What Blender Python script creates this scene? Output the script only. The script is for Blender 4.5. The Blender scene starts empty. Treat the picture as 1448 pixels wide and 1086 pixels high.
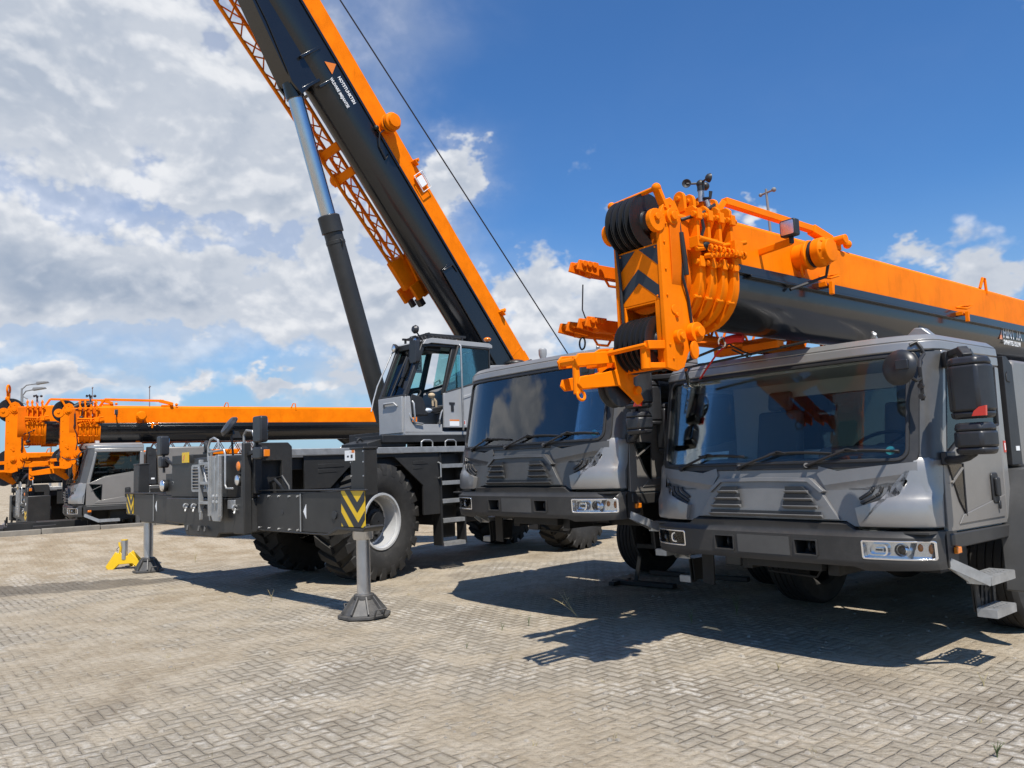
import bpy, bmesh, math, random
from mathutils import Vector, Matrix, noise as mnoise
R = math.radians
rng = random.Random(7)
scene = bpy.context.scene
col = scene.collection

# ------------------------------------------------------------------ mesh collecting
class MB:
    """collects faces (several material slots) and links them as ONE mesh object"""
    def __init__(s):
        s.v = []; s.f = []; s.m = []; s.X = Matrix.Identity(4)
    def add(s, vs, fs, m=0):
        o = len(s.v)
        s.v += [s.X @ Vector(p) for p in vs]
        for f in fs:
            s.f.append([i + o for i in f]); s.m.append(m)
        return s
    def box(s, x0, x1, y0, y1, z0, z1, m=0):
        vs = [(x, y, z) for z in (z0, z1) for y in (y0, y1) for x in (x0, x1)]
        return s.add(vs, [(0, 1, 3, 2), (4, 6, 7, 5), (0, 4, 5, 1), (2, 3, 7, 6), (0, 2, 6, 4), (1, 5, 7, 3)], m)
    def beam(s, p, q, w, h, up=(0, 0, 1), m=0, w2=None, h2=None):
        p, q = Vector(p), Vector(q); d = (q - p).normalized(); u = Vector(up)
        a = d.cross(u)
        if a.length < 1e-4: a = d.cross(Vector((1, 0, 0)))
        a.normalize(); b = a.cross(d)
        w2 = w if w2 is None else w2; h2 = h if h2 is None else h2
        vs = []
        for c, ww, hh in ((p, w, h), (q, w2, h2)):
            for i, j in ((-1, -1), (1, -1), (1, 1), (-1, 1)): vs.append(c + a * ww / 2 * i + b * hh / 2 * j)
        return s.add(vs, [(0, 1, 2, 3), (7, 6, 5, 4), (0, 4, 5, 1), (1, 5, 6, 2), (2, 6, 7, 3), (3, 7, 4, 0)], m)
    def tube(s, p, q, r, r2=None, n=14, m=0, cap=True):
        return s.path([p, q], r, n, m=m, cap=cap, r2=r2)
    def path(s, pts, r, n=8, closed=False, m=0, cap=True, r2=None):
        pts = [Vector(p) for p in pts]; k = len(pts); vs = []; fs = []
        prev = None
        for i, p in enumerate(pts):
            if closed: d = pts[(i + 1) % k] - pts[i - 1]
            else: d = pts[min(i + 1, k - 1)] - pts[max(i - 1, 0)]
            d.normalize()
            if prev is None:
                a = d.cross(Vector((0, 0, 1)))
                if a.length < .05: a = d.cross(Vector((1, 0, 0)))
            else: a = prev - d * prev.dot(d)
            a.normalize(); prev = a; b = d.cross(a)
            rr = r if r2 is None else r + (r2 - r) * i / (k - 1)
            for j in range(n):
                t = 2 * math.pi * j / n
                vs.append(p + (a * math.cos(t) + b * math.sin(t)) * rr)
        for i in range(k if closed else k - 1):
            for j in range(n):
                i2 = (i + 1) % k; j2 = (j + 1) % n
                fs.append((i * n + j, i * n + j2, i2 * n + j2, i2 * n + j))
        if cap and not closed:
            fs.append(tuple(range(n - 1, -1, -1))); fs.append(tuple((k - 1) * n + j for j in range(n)))
        return s.add(vs, fs, m)
    def prism(s, poly, ax, a, b, m=0, poly2=None):
        """polygon in the plane normal to axis ax (order x,y,z of the other two), from a to b"""
        def P(u, v, w):
            return {'x': (w, u, v), 'y': (u, w, v), 'z': (u, v, w)}[ax]
        n = len(poly); p2 = poly2 or poly
        vs = [P(u, v, a) for u, v in poly] + [P(u, v, b) for u, v in p2]
        fs = [tuple(range(n)), tuple(range(2 * n - 1, n - 1, -1))]
        fs += [(i, (i + 1) % n, n + (i + 1) % n, n + i) for i in range(n)]
        return s.add(vs, fs, m)
    def frame(s, outer, inner, ax, a, b, m=0):
        """ring between two polygons of equal vertex count, extruded"""
        def P(u, v, w):
            return {'x': (w, u, v), 'y': (u, w, v), 'z': (u, v, w)}[ax]
        n = len(outer); vs = []
        for w in (a, b):
            vs += [P(u, v, w) for u, v in outer] + [P(u, v, w) for u, v in inner]
        fs = []
        for i in range(n):
            j = (i + 1) % n
            fs += [(i, j, n + j, n + i), (2 * n + i, 3 * n + i, 3 * n + j, 2 * n + j), (i, 2 * n + i, 2 * n + j, j), (n + i, n + j, 3 * n + j, 3 * n + i)]
        return s.add(vs, fs, m)
    def lathe(s, prof, o, d, n=24, m=0, caps=True, loop=False):
        """profile of (radius, height along d); closed by caps if the radius ends above 0"""
        o = Vector(o); d = Vector(d).normalized()
        a = d.cross(Vector((0, 0, 1)))
        if a.length < .05: a = d.cross(Vector((1, 0, 0)))
        a.normalize(); b = d.cross(a); vs = []; fs = []
        for r, h in prof:
            for j in range(n):
                t = 2 * math.pi * j / n
                vs.append(o + d * h + (a * math.cos(t) + b * math.sin(t)) * max(r, 1e-4))
        k = len(prof)
        for i in range(k - 1):
            for j in range(n):
                j2 = (j + 1) % n
                fs.append((i * n + j, i * n + j2, (i + 1) * n + j2, (i + 1) * n + j))
        if loop:
            for j in range(n): fs.append(((k - 1) * n + j, (k - 1) * n + (j + 1) % n, (j + 1) % n, j))
        elif caps:
            fs.append(tuple(range(n - 1, -1, -1))); fs.append(tuple((k - 1) * n + j for j in range(n)))
        return s.add(vs, fs, m)
    def ball(s, c, r, sc=(1, 1, 1), n=14, m=0):
        prof = [(math.sin(math.pi * i / 8), -math.cos(math.pi * i / 8)) for i in range(9)]
        old = s.X; s.X = old @ Matrix.Translation(c) @ Matrix.Diagonal((r * sc[0], r * sc[1], r * sc[2], 1))
        s.lathe(prof, (0, 0, 0), (0, 0, 1), n, m); s.X = old
        return s
    def torus(s, c, d, R0, r, n=28, k=8, m=0):
        c = Vector(c); d = Vector(d).normalized(); a = d.orthogonal().normalized(); b = d.cross(a)
        return s.path([c + (a * math.cos(t) + b * math.sin(t)) * R0 for t in [2 * math.pi * i / n for i in range(n)]], r, k, closed=True, m=m)
    def panel(s, poly, fmap, thick, cx=(), cz=(), holes=(), m=0, mback=None):
        """a polygon in (u,w) laid on the curved surface fmap(u,w)->(point), with real thickness"""
        bm = bmesh.new()
        bm.faces.new([bm.verts.new((u, 0, w)) for u, w in poly])
        bmesh.ops.triangulate(bm, faces=bm.faces[:])
        cx = list(cx); cz = list(cz)
        for h in holes: cx += [h[0], h[1]]; cz += [h[2], h[3]]
        for c in cx: bmesh.ops.bisect_plane(bm, geom=bm.verts[:] + bm.edges[:] + bm.faces[:], plane_co=(c, 0, 0), plane_no=(1, 0, 0), dist=1e-5)
        for c in cz: bmesh.ops.bisect_plane(bm, geom=bm.verts[:] + bm.edges[:] + bm.faces[:], plane_co=(0, 0, c), plane_no=(0, 0, 1), dist=1e-5)
        for h in holes:
            dl = [f for f in bm.faces if h[0] < f.calc_center_median().x < h[1] and h[2] < f.calc_center_median().z < h[3]]
            bmesh.ops.delete(bm, geom=dl, context='FACES')
        bmesh.ops.remove_doubles(bm, verts=bm.verts[:], dist=1e-5)
        bm.verts.index_update(); vs = []; n = len(bm.verts); e = 1e-3
        back = []
        for v in bm.verts:
            u, w = v.co.x, v.co.z
            p = Vector(fmap(u, w)); du = Vector(fmap(u + e, w)) - Vector(fmap(u - e, w)); dw = Vector(fmap(u, w + e)) - Vector(fmap(u, w - e))
            nn = du.cross(dw).normalized()
            vs.append(p); back.append(p - nn * thick)
        fs = []; bk = []; sd = []
        for f in bm.faces:
            ids = [v.index for v in f.verts]
            fs.append(ids); bk.append([i + n for i in reversed(ids)])
        for ed in bm.edges:
            if len(ed.link_faces) == 1:
                a, b = ed.verts[0].index, ed.verts[1].index
                sd.append((a, b, b + n, a + n))
        bm.free()
        o = len(s.v)
        s.add(vs + back, fs, m)
        for f in bk: s.f.append([i + o for i in f]); s.m.append(m if mback is None else mback)
        for f in sd: s.f.append([i + o for i in f]); s.m.append(m)
        return s
    def build(s, name, mats, parent=None, bevel=0, ang=32, seg=2):
        me = bpy.data.meshes.new(name)
        me.from_pydata([tuple(p) for p in s.v], [], s.f)
        mats = mats if isinstance(mats, (list, tuple)) else [mats]
        for m in mats: me.materials.append(m)
        for p, k in zip(me.polygons, s.m): p.material_index = k
        bm = bmesh.new(); bm.from_mesh(me)
        bmesh.ops.recalc_face_normals(bm, faces=bm.faces[:])
        bm.to_mesh(me); bm.free()
        me.polygons.foreach_set('use_smooth', [True] * len(me.polygons))
        me.set_sharp_from_angle(angle=R(ang))
        o = bpy.data.objects.new(name, me); col.objects.link(o)
        if parent: o.parent = parent
        if bevel:
            b = o.modifiers.new('bevel', 'BEVEL'); b.width = bevel; b.segments = seg; b.limit_method = 'ANGLE'; b.angle_limit = R(38)
            b.harden_normals = False
        return o

def empty(name, loc=(0, 0, 0), rz=0, label=None, cat=None, group=None):
    o = bpy.data.objects.new(name, None); col.objects.link(o)
    o.location = loc; o.rotation_euler = (0, 0, rz); o.empty_display_size = .2
    if label: tag(o, label, cat, group)
    return o
def tag(o, label, cat, group=None):
    o['label'] = label; o['category'] = cat
    if group: o['group'] = group
    return o
def structure(o):
    o['kind'] = 'structure'; return o
def inst(src, parent, loc=(0, 0, 0), rot=(0, 0, 0), name=None):
    o = src.copy(); col.objects.link(o); o.parent = parent; o.location = loc; o.rotation_euler = rot
    if name: o.name = name
    return o
def copy_part(src, parent, loc=(0, 0, 0), rot=(0, 0, 0)):
    c = inst(src, parent, loc, rot)
    for ch in src.children:
        d = ch.copy(); col.objects.link(d); d.parent = c
    return c
def text(body, size, parent, mat, loc, rot, name='lettering', ext=.001, align='LEFT', sx=1.0):
    cu = bpy.data.curves.new(name, 'FONT'); cu.body = body; cu.size = size; cu.extrude = ext; cu.align_x = align; cu.offset = size * .022
    cu.resolution_u = 2
    cu.materials.append(mat)
    o = bpy.data.objects.new(name, cu); col.objects.link(o); o.parent = parent
    bpy.context.view_layer.update()
    me = bpy.data.meshes.new_from_object(o.evaluated_get(bpy.context.evaluated_depsgraph_get()))
    bpy.data.objects.remove(o); bpy.data.curves.remove(cu)
    o = bpy.data.objects.new(name, me); col.objects.link(o); o.parent = parent
    if not me.materials: me.materials.append(mat)
    o.location = loc; o.rotation_euler = rot; o.scale = (sx, 1, 1)
    return o
def circ(r, n, cx=0, cy=0, a0=0, a1=360):
    k = n if a1 - a0 >= 360 else n - 1
    return [(cx + r * math.cos(R(a0 + (a1 - a0) * i / k)), cy + r * math.sin(R(a0 + (a1 - a0) * i / k))) for i in range(n)]
def rrect(x0, x1, y0, y1, r, n=4):
    out = []
    for cx, cy, a in ((x1 - r, y1 - r, 0), (x0 + r, y1 - r, 90), (x0 + r, y0 + r, 180), (x1 - r, y0 + r, 270)):
        out += circ(r, n + 1, cx, cy, a, a + 90)
    return out

# ------------------------------------------------------------------ materials
class NT:
    def __init__(s, tree): s.t = tree; s.n = tree.nodes; s.l = tree.links
    def __call__(s, ty, ins=None, **kw):
        n = s.n.new(ty)
        for k, v in kw.items(): setattr(n, k, v)
        for k, v in (ins or {}).items():
            if isinstance(v, bpy.types.NodeSocket): s.l.new(v, n.inputs[k])
            else: n.inputs[k].default_value = v
        return n
    def math(s, op, a, b=None, c=None, clamp=False):
        d = {0: a}
        if b is not None: d[1] = b
        if c is not None: d[2] = c
        n = s('ShaderNodeMath', d, operation=op); n.use_clamp = clamp
        return n.outputs[0]
    def mix(s, f, a, b, blend='MIX'):
        n = s.n.new('ShaderNodeMix'); n.data_type = 'RGBA'; n.blend_type = blend
        for k, v in ((0, f), (6, a), (7, b)):
            if isinstance(v, bpy.types.NodeSocket): s.l.new(v, n.inputs[k])
            else: n.inputs[k].default_value = v if k == 0 else (tuple(v) + (1,))[:4]
        return n.outputs[2]
    def ramp(s, f, stops, interp='LINEAR'):
        n = s.n.new('ShaderNodeValToRGB'); s.l.new(f, n.inputs[0]); cr = n.color_ramp; cr.interpolation = interp
        while len(cr.elements) < len(stops): cr.elements.new(.5)
        for e, (p, c) in zip(cr.elements, stops):
            e.position = p; e.color = (c, c, c, 1) if not isinstance(c, tuple) else (c + (1,))[:4]
        return n.outputs[0]
    def smooth(s, x, a, b):
        n = s('ShaderNodeMapRange', {0: x, 1: a, 2: b}, interpolation_type='SMOOTHSTEP')
        return n.outputs[0]

def newmat(name):
    m = bpy.data.materials.new(name); m.use_nodes = True
    t = NT(m.node_tree); b = t.n['Principled BSDF']
    return m, t, b
def paint(name, rgb, rough=.4, metal=0., coat=0., dust=.15, dcol=(.36, .33, .28), bump=.0, var=.12, scale=3., spec=.5, fine=.14, streak=0.):
    m, t, b = newmat(name)
    co = t('ShaderNodeTexCoord').outputs['Object']
    n1 = t('ShaderNodeTexNoise', {'Vector': co, 'Scale': scale, 'Detail': 6., 'Roughness': .62}).outputs[0]
    n2 = t('ShaderNodeTexNoise', {'Vector': co, 'Scale': scale * 9, 'Detail': 5., 'Roughness': .7}).outputs[0]
    dk = tuple(c * (1 - var) for c in rgb); lt = tuple(min(1, c * (1 + var * .6)) for c in rgb)
    c = t.mix(t.smooth(n1, .3, .7), dk, lt)
    if streak:
        st = t('ShaderNodeTexNoise', {'Vector': t('ShaderNodeMapping', {0: co, 'Scale': (1.5, 6., .5)}).outputs[0], 'Scale': 4., 'Detail': 6., 'Roughness': .65}).outputs[0]
        c = t.mix(t.math('MULTIPLY', t.smooth(st, .52, .78), streak), c, tuple(v * .55 for v in rgb))
    geo = t('ShaderNodeNewGeometry')
    upz = t('ShaderNodeSeparateXYZ', {0: geo.outputs['Normal']}).outputs[2]
    upf = t.math('MULTIPLY_ADD', upz, .45, .55)
    df = t.math('MULTIPLY', t.math('MULTIPLY', t.smooth(n1, .38, .8), t.smooth(n2, .3, .75)), dust, clamp=True)
    df = t.math('MULTIPLY', t.math('ADD', df, dust * .22), upf, clamp=True)
    c = t.mix(df, c, dcol)
    t.l.new(c, b.inputs['Base Color'])
    ro = t.math('ADD', t.math('MULTIPLY_ADD', n2, fine, rough - fine * .45), t.math('MULTIPLY', df, .5), clamp=True)
    t.l.new(ro, b.inputs['Roughness'])
    b.inputs['Metallic'].default_value = metal; b.inputs['Specular IOR Level'].default_value = spec
    b.inputs['Coat Weight'].default_value = coat; b.inputs['Coat Roughness'].default_value = .08
    if bump:
        bp = t('ShaderNodeBump', {'Strength': bump, 'Distance': .01, 'Height': n2})
        t.l.new(bp.outputs[0], b.inputs['Normal'])
    return m
def plain(name, rgb, rough=.5, metal=0., **kw):
    m, t, b = newmat(name)
    b.inputs['Base Color'].default_value = (*rgb, 1); b.inputs['Roughness'].default_value = rough; b.inputs['Metallic'].default_value = metal
    for k, v in kw.items(): b.inputs[k].default_value = v
    return m
def glassmat(name, tint, refl_rough=.02, ior=1.5, gain=1.0):
    """thin tinted glazing: tinted see-through plus fresnel reflection"""
    m = bpy.data.materials.new(name); m.use_nodes = True; t = NT(m.node_tree); t.n.clear()
    out = t('ShaderNodeOutputMaterial')
    co = t('ShaderNodeTexCoord').outputs['Object']
    nz = t('ShaderNodeTexNoise', {'Vector': co, 'Scale': 2.2, 'Detail': 5., 'Roughness': .7}).outputs[0]
    tr = t('ShaderNodeBsdfTransparent', {'Color': (*tint, 1)})
    gl = t('ShaderNodeBsdfGlossy', {'Color': (1, 1, 1, 1), 'Roughness': refl_rough})
    df = t('ShaderNodeBsdfDiffuse', {'Color': (.35, .34, .31, 1)})
    fr = t('ShaderNodeFresnel', {'IOR': ior}).outputs[0]
    fr = t.math('MULTIPLY', fr, gain, clamp=True)
    mx = t('ShaderNodeMixShader', {0: fr, 1: tr.outputs[0], 2: gl.outputs[0]})
    du = t.math('MULTIPLY', t.smooth(nz, .35, .85), .006)
    mx2 = t('ShaderNodeMixShader', {0: du, 1: mx.outputs[0], 2: df.outputs[0]})
    t.l.new(mx2.outputs[0], out.inputs[0])
    return m

M = {}
M['orange'] = paint('orange_paint', (.90, .20, .001), .50, coat=.0, dust=.012, var=.14, spec=.07, streak=.4)
M['orange_dull'] = paint('orange_primer', (.74, .15, .002), .55, dust=.03, var=.12, spec=.08)
M['boomblack'] = paint('black_boom_paint', (.009, .010, .012), .22, coat=.3, dust=.0, var=.1, fine=.03)
M['body'] = paint('charcoal_body_paint', (.021, .0205, .0195), .44, coat=.05, dust=.08, var=.15, bump=.03)
M['bumper'] = paint('grey_bumper_plastic', (.031, .0295, .028), .48, dust=.12, var=.1, bump=.05)
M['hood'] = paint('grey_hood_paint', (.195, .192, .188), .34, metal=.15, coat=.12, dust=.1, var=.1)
M['trim_shadehood'] = paint('charcoal_trim_shaded_hood', (.085, .084, .082), .36, metal=.15, coat=.1, dust=.1, var=.1)  # trim paint; as the middle truck's hood, its darkness is painted shade
M['silver'] = paint('silver_cab_paint', (.31, .30, .285), .29, metal=.4, coat=.15, dust=.08, var=.07)
M['door'] = paint('taupe_grey_door_paint', (.215, .20, .182), .36, metal=.2, coat=.12, dust=.1, var=.07)
M['lgrey'] = paint('light_grey_paint', (.36, .36, .355), .42, metal=.1, dust=.12, var=.08)
M['alu'] = paint('galvanised_steel', (.42, .42, .41), .40, metal=.6, dust=.12, var=.18, scale=9)
M['black'] = paint('black_plastic', (.016, .016, .017), .46, dust=.1, var=.2)
M['mirrorback'] = paint('black_mirror_housing', (.02, .021, .024), .36, dust=.06, var=.2)
M['frame'] = paint('black_chassis_steel', (.011, .011, .011), .55, dust=.06, var=.3, bump=.05)
M['rubber'] = paint('tyre_rubber', (.013, .0125, .012), .75, dust=.2, var=.25, scale=5, bump=.1)
M['rope'] = plain('black_sheave_nylon', (.012, .012, .013), .38)
M['steelrod'] = paint('hard_chrome_rod', (.55, .56, .58), .2, metal=1., dust=.02, var=.05)
M['jack'] = paint('greased_jack_steel', (.58, .58, .58), .3, metal=.85, dust=.06, var=.12)
M['chrome'] = plain('chrome', (.8, .8, .8), .08, 1.)
M['lampin'] = plain('lamp_reflector', (.85, .86, .88), .16, .9)
M['lens'] = glassmat('clear_lamp_lens', (.93, .95, .97), .03, 1.45)
M['amber'] = plain('amber_lamp', (.75, .20, .01), .2, **{'Coat Weight': .6})
M['red'] = plain('red_lamp', (.62, .03, .01), .25, **{'Coat Weight': .5})
M['glass'] = glassmat('tinted_windscreen_glass', (.84, .88, .88), .012, 1.5, .6)
M['hazeglass'] = glassmat('hazy_windscreen_glass', (.86, .91, .92), .015, 1.5, 2.2)
M['sideglass'] = glassmat('dark_side_glass', (.42, .52, .52), .015, 1.5, 1.2)
M['tealglass'] = glassmat('teal_cab_glass', (.62, .86, .86), .015, 1.5)
M['mirror'] = plain('mirror_glass', (.8, .82, .84), .03, 1.)
M['yellow'] = paint('yellow_paint', (.80, .50, .006), .42, coat=.15, dust=.06, var=.08)
M['decalblack'] = plain('black_decal', (.025, .027, .03), .4)
M['white'] = plain('white_decal', (.8, .8, .78), .45)
M['inside'] = plain('cab_lining_grey', (.16, .16, .16), .8)
M['insidelt'] = plain('cab_lining_light', (.66, .66, .64), .8)
M['seat'] = plain('dark_seat_fabric', (.11, .112, .12), .85)
M['concrete'] = paint('weathered_concrete', (.21, .19, .16), .9, dcol=(.30, .25, .18), dust=.5, var=.25, bump=.4)
M['straw'] = plain('dry_stems', (.36, .30, .15), .8)
M['green'] = plain('weed_green', (.10, .13, .045), .75)
M['cable'] = plain('black_cable', (.012, .012, .012), .5)
M['polegrey'] = plain('weathered_pole_grey', (.20, .20, .20), .6)
M['redcloth'] = plain('red_webbing', (.62, .02, .015), .7)
M['floatgrey'] = paint('scuffed_grey_pad_paint', (.060, .060, .060), .45, metal=.1, dust=.3, dcol=(.40, .34, .26), var=.3, scale=8, bump=.08)
M['rimsilver'] = paint('silver_wheel_rim', (.60, .60, .59), .36, metal=.3, dust=.12, var=.1)
# ------------------------------------------------------------------ camera
def make_camera():
    p, r = R(5.8), R(2.2)
    fwd = Vector((0, math.cos(p), math.sin(p))); up0 = Vector((0, -math.sin(p), math.cos(p))); r0 = Vector((1, 0, 0))
    rt = r0 * math.cos(r) - up0 * math.sin(r); up = up0 * math.cos(r) + r0 * math.sin(r)
    cd = bpy.data.cameras.new('camera'); cd.sensor_width = 36; cd.lens = 36 * 1100 / 1448; cd.clip_end = 3000; cd.clip_start = .05
    o = bpy.data.objects.new('camera', cd); col.objects.link(o)
    m = Matrix((rt, up, -fwd)).transposed().to_4x4(); m.translation = (0, 0, 1.7)
    o.matrix_world = m
    scene.camera = o
make_camera()

# ------------------------------------------------------------------ sun and sky
SUNV = Vector((.14, -.58, 1.0)).normalized()
SUN_EL = math.asin(SUNV.z); SUN_AZ = math.atan2(SUNV.x, SUNV.y)
sl = bpy.data.lights.new('sun', 'SUN'); sl.energy = 5.0; sl.angle = R(.53); sl.color = (1.0, .955, .88)
so = bpy.data.objects.new('sun', sl); col.objects.link(so); so.rotation_euler = SUNV.to_track_quat('Z', 'Y').to_euler()

def make_world():
    w = bpy.data.worlds.new('World'); scene.world = w; w.use_nodes = True
    t = NT(w.node_tree); t.n.clear()
    out = t('ShaderNodeOutputWorld'); bg = t('ShaderNodeBackground', {'Strength': .08})
    sky = t('ShaderNodeTexSky', sky_type='NISHITA', sun_disc=False, sun_elevation=SUN_EL, sun_rotation=SUN_AZ, altitude=150., air_density=1.15, dust_density=.55, ozone_density=2.6)
    d = t('ShaderNodeTexCoord').outputs['Generated']
    sp = t('ShaderNodeSeparateXYZ', {0: d})
    az = t.math('MULTIPLY', t.math('ARCTAN2', sp.outputs[0], sp.outputs[1]), 57.2958)
    el = t.math('MULTIPLY', t.math('ARCSINE', sp.outputs[2]), 57.2958)
    # cloud banks: azimuth, elevation, half widths (degrees), weight
    banks = [(-31, 25, 17, 9, 1.1), (-20, 21, 10, 6.5, 1.05), (-33, 12.5, 16, 4.6, 1.1), (-20, 12.0, 9, 4.2, 1.05), (-13, 14.5, 5, 5, .95), (-9, 11.5, 9, 5.5, 1.0),
             (-17, 28, 5, 5, .8), (-3.9, 20.8, 3.3, 2.9, 1.0), (-6.5, 18.5, 4, 3.5, .9), (2.4, 12.0, 4.4, 3.7, 1.05), (7, 10.5, 5, 3.2, 1.0), (-3, 8, 8, 3, .9),
             (9.6, 17.5, 2.4, 1.3, .62), (18, 17, 2.6, 1.1, .65), (28.3, 12.4, 3.2, 1.4, .75), (32, 10.8, 4, 1.8, .8), (25, 10.5, 4, 1.5, .7),
             (-23, 6.0, 3.2, .9, .85), (-17, 6.0, 3.4, 1.0, .95), (-31, 6.2, 6, 1.3, .95), (-11, 6.3, 5, 1.6, .8),
             (-78, 15, 7, 8, 1.0), (70, 16, 14, 5, .8)]  # the first is an unseen bank, added for the middle truck's windscreen reflection
    wn = t('ShaderNodeSeparateColor', {0: t('ShaderNodeTexNoise', {'Vector': t('ShaderNodeCombineXYZ', {0: t.math('MULTIPLY', az, .1), 1: t.math('MULTIPLY', el, .14), 2: 8.1}).outputs[0], 'Scale': 2.6, 'Detail': 4., 'Roughness': .6}).outputs[1]})
    azw = t.math('MULTIPLY_ADD', t.math('SUBTRACT', wn.outputs[0], .5), 9., az); elw = t.math('MULTIPLY_ADD', t.math('SUBTRACT', wn.outputs[1], .5), 6., el)
    tot = None
    for a, e, ra, re, wt in banks:
        u = t.math('DIVIDE', t.math('SUBTRACT', azw, a), ra); v = t.math('DIVIDE', t.math('SUBTRACT', elw, e), re)
        g = t.math('MULTIPLY', t.math('EXPONENT', t.math('MULTIPLY', t.math('ADD', t.math('MULTIPLY', u, u), t.math('MULTIPLY', v, v)), -1.)), wt)
        tot = g if tot is None else t.math('SMOOTH_MAX', tot, g, .25)
    # the long blue slot through the left bank
    u = t.math('DIVIDE', t.math('SUBTRACT', az, -21.5), 5.5)
    v = t.math('DIVIDE', t.math('SUBTRACT', t.math('ADD', el, t.math('MULTIPLY', az, .10)), 15.3), .85)
    slot = t.math('EXPONENT', t.math('MULTIPLY', t.math('ADD', t.math('MULTIPLY', u, u), t.math('MULTIPLY', v, v)), -1.))
    tot = t.math('SUBTRACT', tot, t.math('MULTIPLY', slot, .30))
    def coord(dz):
        return t('ShaderNodeCombineXYZ', {0: t.math('MULTIPLY', az, .1), 1: t.math('MULTIPLY', t.math('ADD', el, dz), .128), 2: 3.7}).outputs[0]
    def fbm(c, sc, det, ro=.52):
        return t('ShaderNodeTexNoise', {'Vector': c, 'Scale': sc, 'Detail': det, 'Roughness': ro, 'Distortion': .25}).outputs[0]
    n0 = fbm(coord(0), 1.35, 8.); n1 = fbm(coord(.8), 1.35, 5.)
    dens = t.math('ADD', t.math('MULTIPLY', tot, 1.15), t.math('MULTIPLY', t.math('SUBTRACT', n0, .5), 1.15))
    vo = t('ShaderNodeTexVoronoi', {'Vector': coord(0), 'Scale': 2.5, 'Detail': 3., 'Roughness': .62}).outputs['Distance']
    vo1 = t('ShaderNodeTexVoronoi', {'Vector': coord(.5), 'Scale': 2.5, 'Detail': 2., 'Roughness': .62}).outputs['Distance']
    dens = t.math('ADD', dens, t.math('MULTIPLY', t.math('SUBTRACT', .42, vo), .30))
    alpha = t.smooth(dens, .20, .56)
    thin = t.math('MULTIPLY', t.smooth(t.math('ADD', tot, t.math('MULTIPLY', t.math('SUBTRACT', fbm(coord(3), .7, 7.), .5), .9)), .02, .62), t.math('MULTIPLY_ADD', t.math('MULTIPLY', t.smooth(az, 4., -9.), t.smooth(az, -72., -48.)), .62, .03))
    alpha = t.math('MAXIMUM', alpha, thin)
    relief = t.smooth(t.math('ADD', t.math('SUBTRACT', n0, n1), t.math('MULTIPLY', t.math('SUBTRACT', vo1, vo), .15)), -.07, .12)
    big = t.smooth(fbm(coord(9), .55, 4.), .36, .62)
    grey = t.math('MULTIPLY', t.smooth(dens, .55, 1.15), t.math('MULTIPLY_ADD', big, -.62, 1.05))
    lit = t.math('ADD', t.math('MULTIPLY', relief, .55), t.math('SUBTRACT', .50, t.math('MULTIPLY', grey, .50)), clamp=True)
    cc = t.mix(lit, (3.7, 4.5, 5.8), (9.0, 9.2, 9.6))
    # paler, whiter air near the horizon
    hz = t.math('MULTIPLY', t.smooth(el, 19., 0.), .62)
    base = t.mix(1.0, sky.outputs[0], (.56, 1.0, 1.48), 'MULTIPLY')
    base = t.mix(hz, base, (4.3, 5.9, 7.7))
    c = t.mix(alpha, base, cc)
    t.l.new(c, bg.inputs[0]); t.l.new(bg.outputs[0], out.inputs[0])
make_world()
vs = scene.view_settings
vs.view_transform = 'Standard'; vs.look = 'None'; vs.exposure = .22; vs.gamma = 1; vs.use_curve_mapping = False

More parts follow.
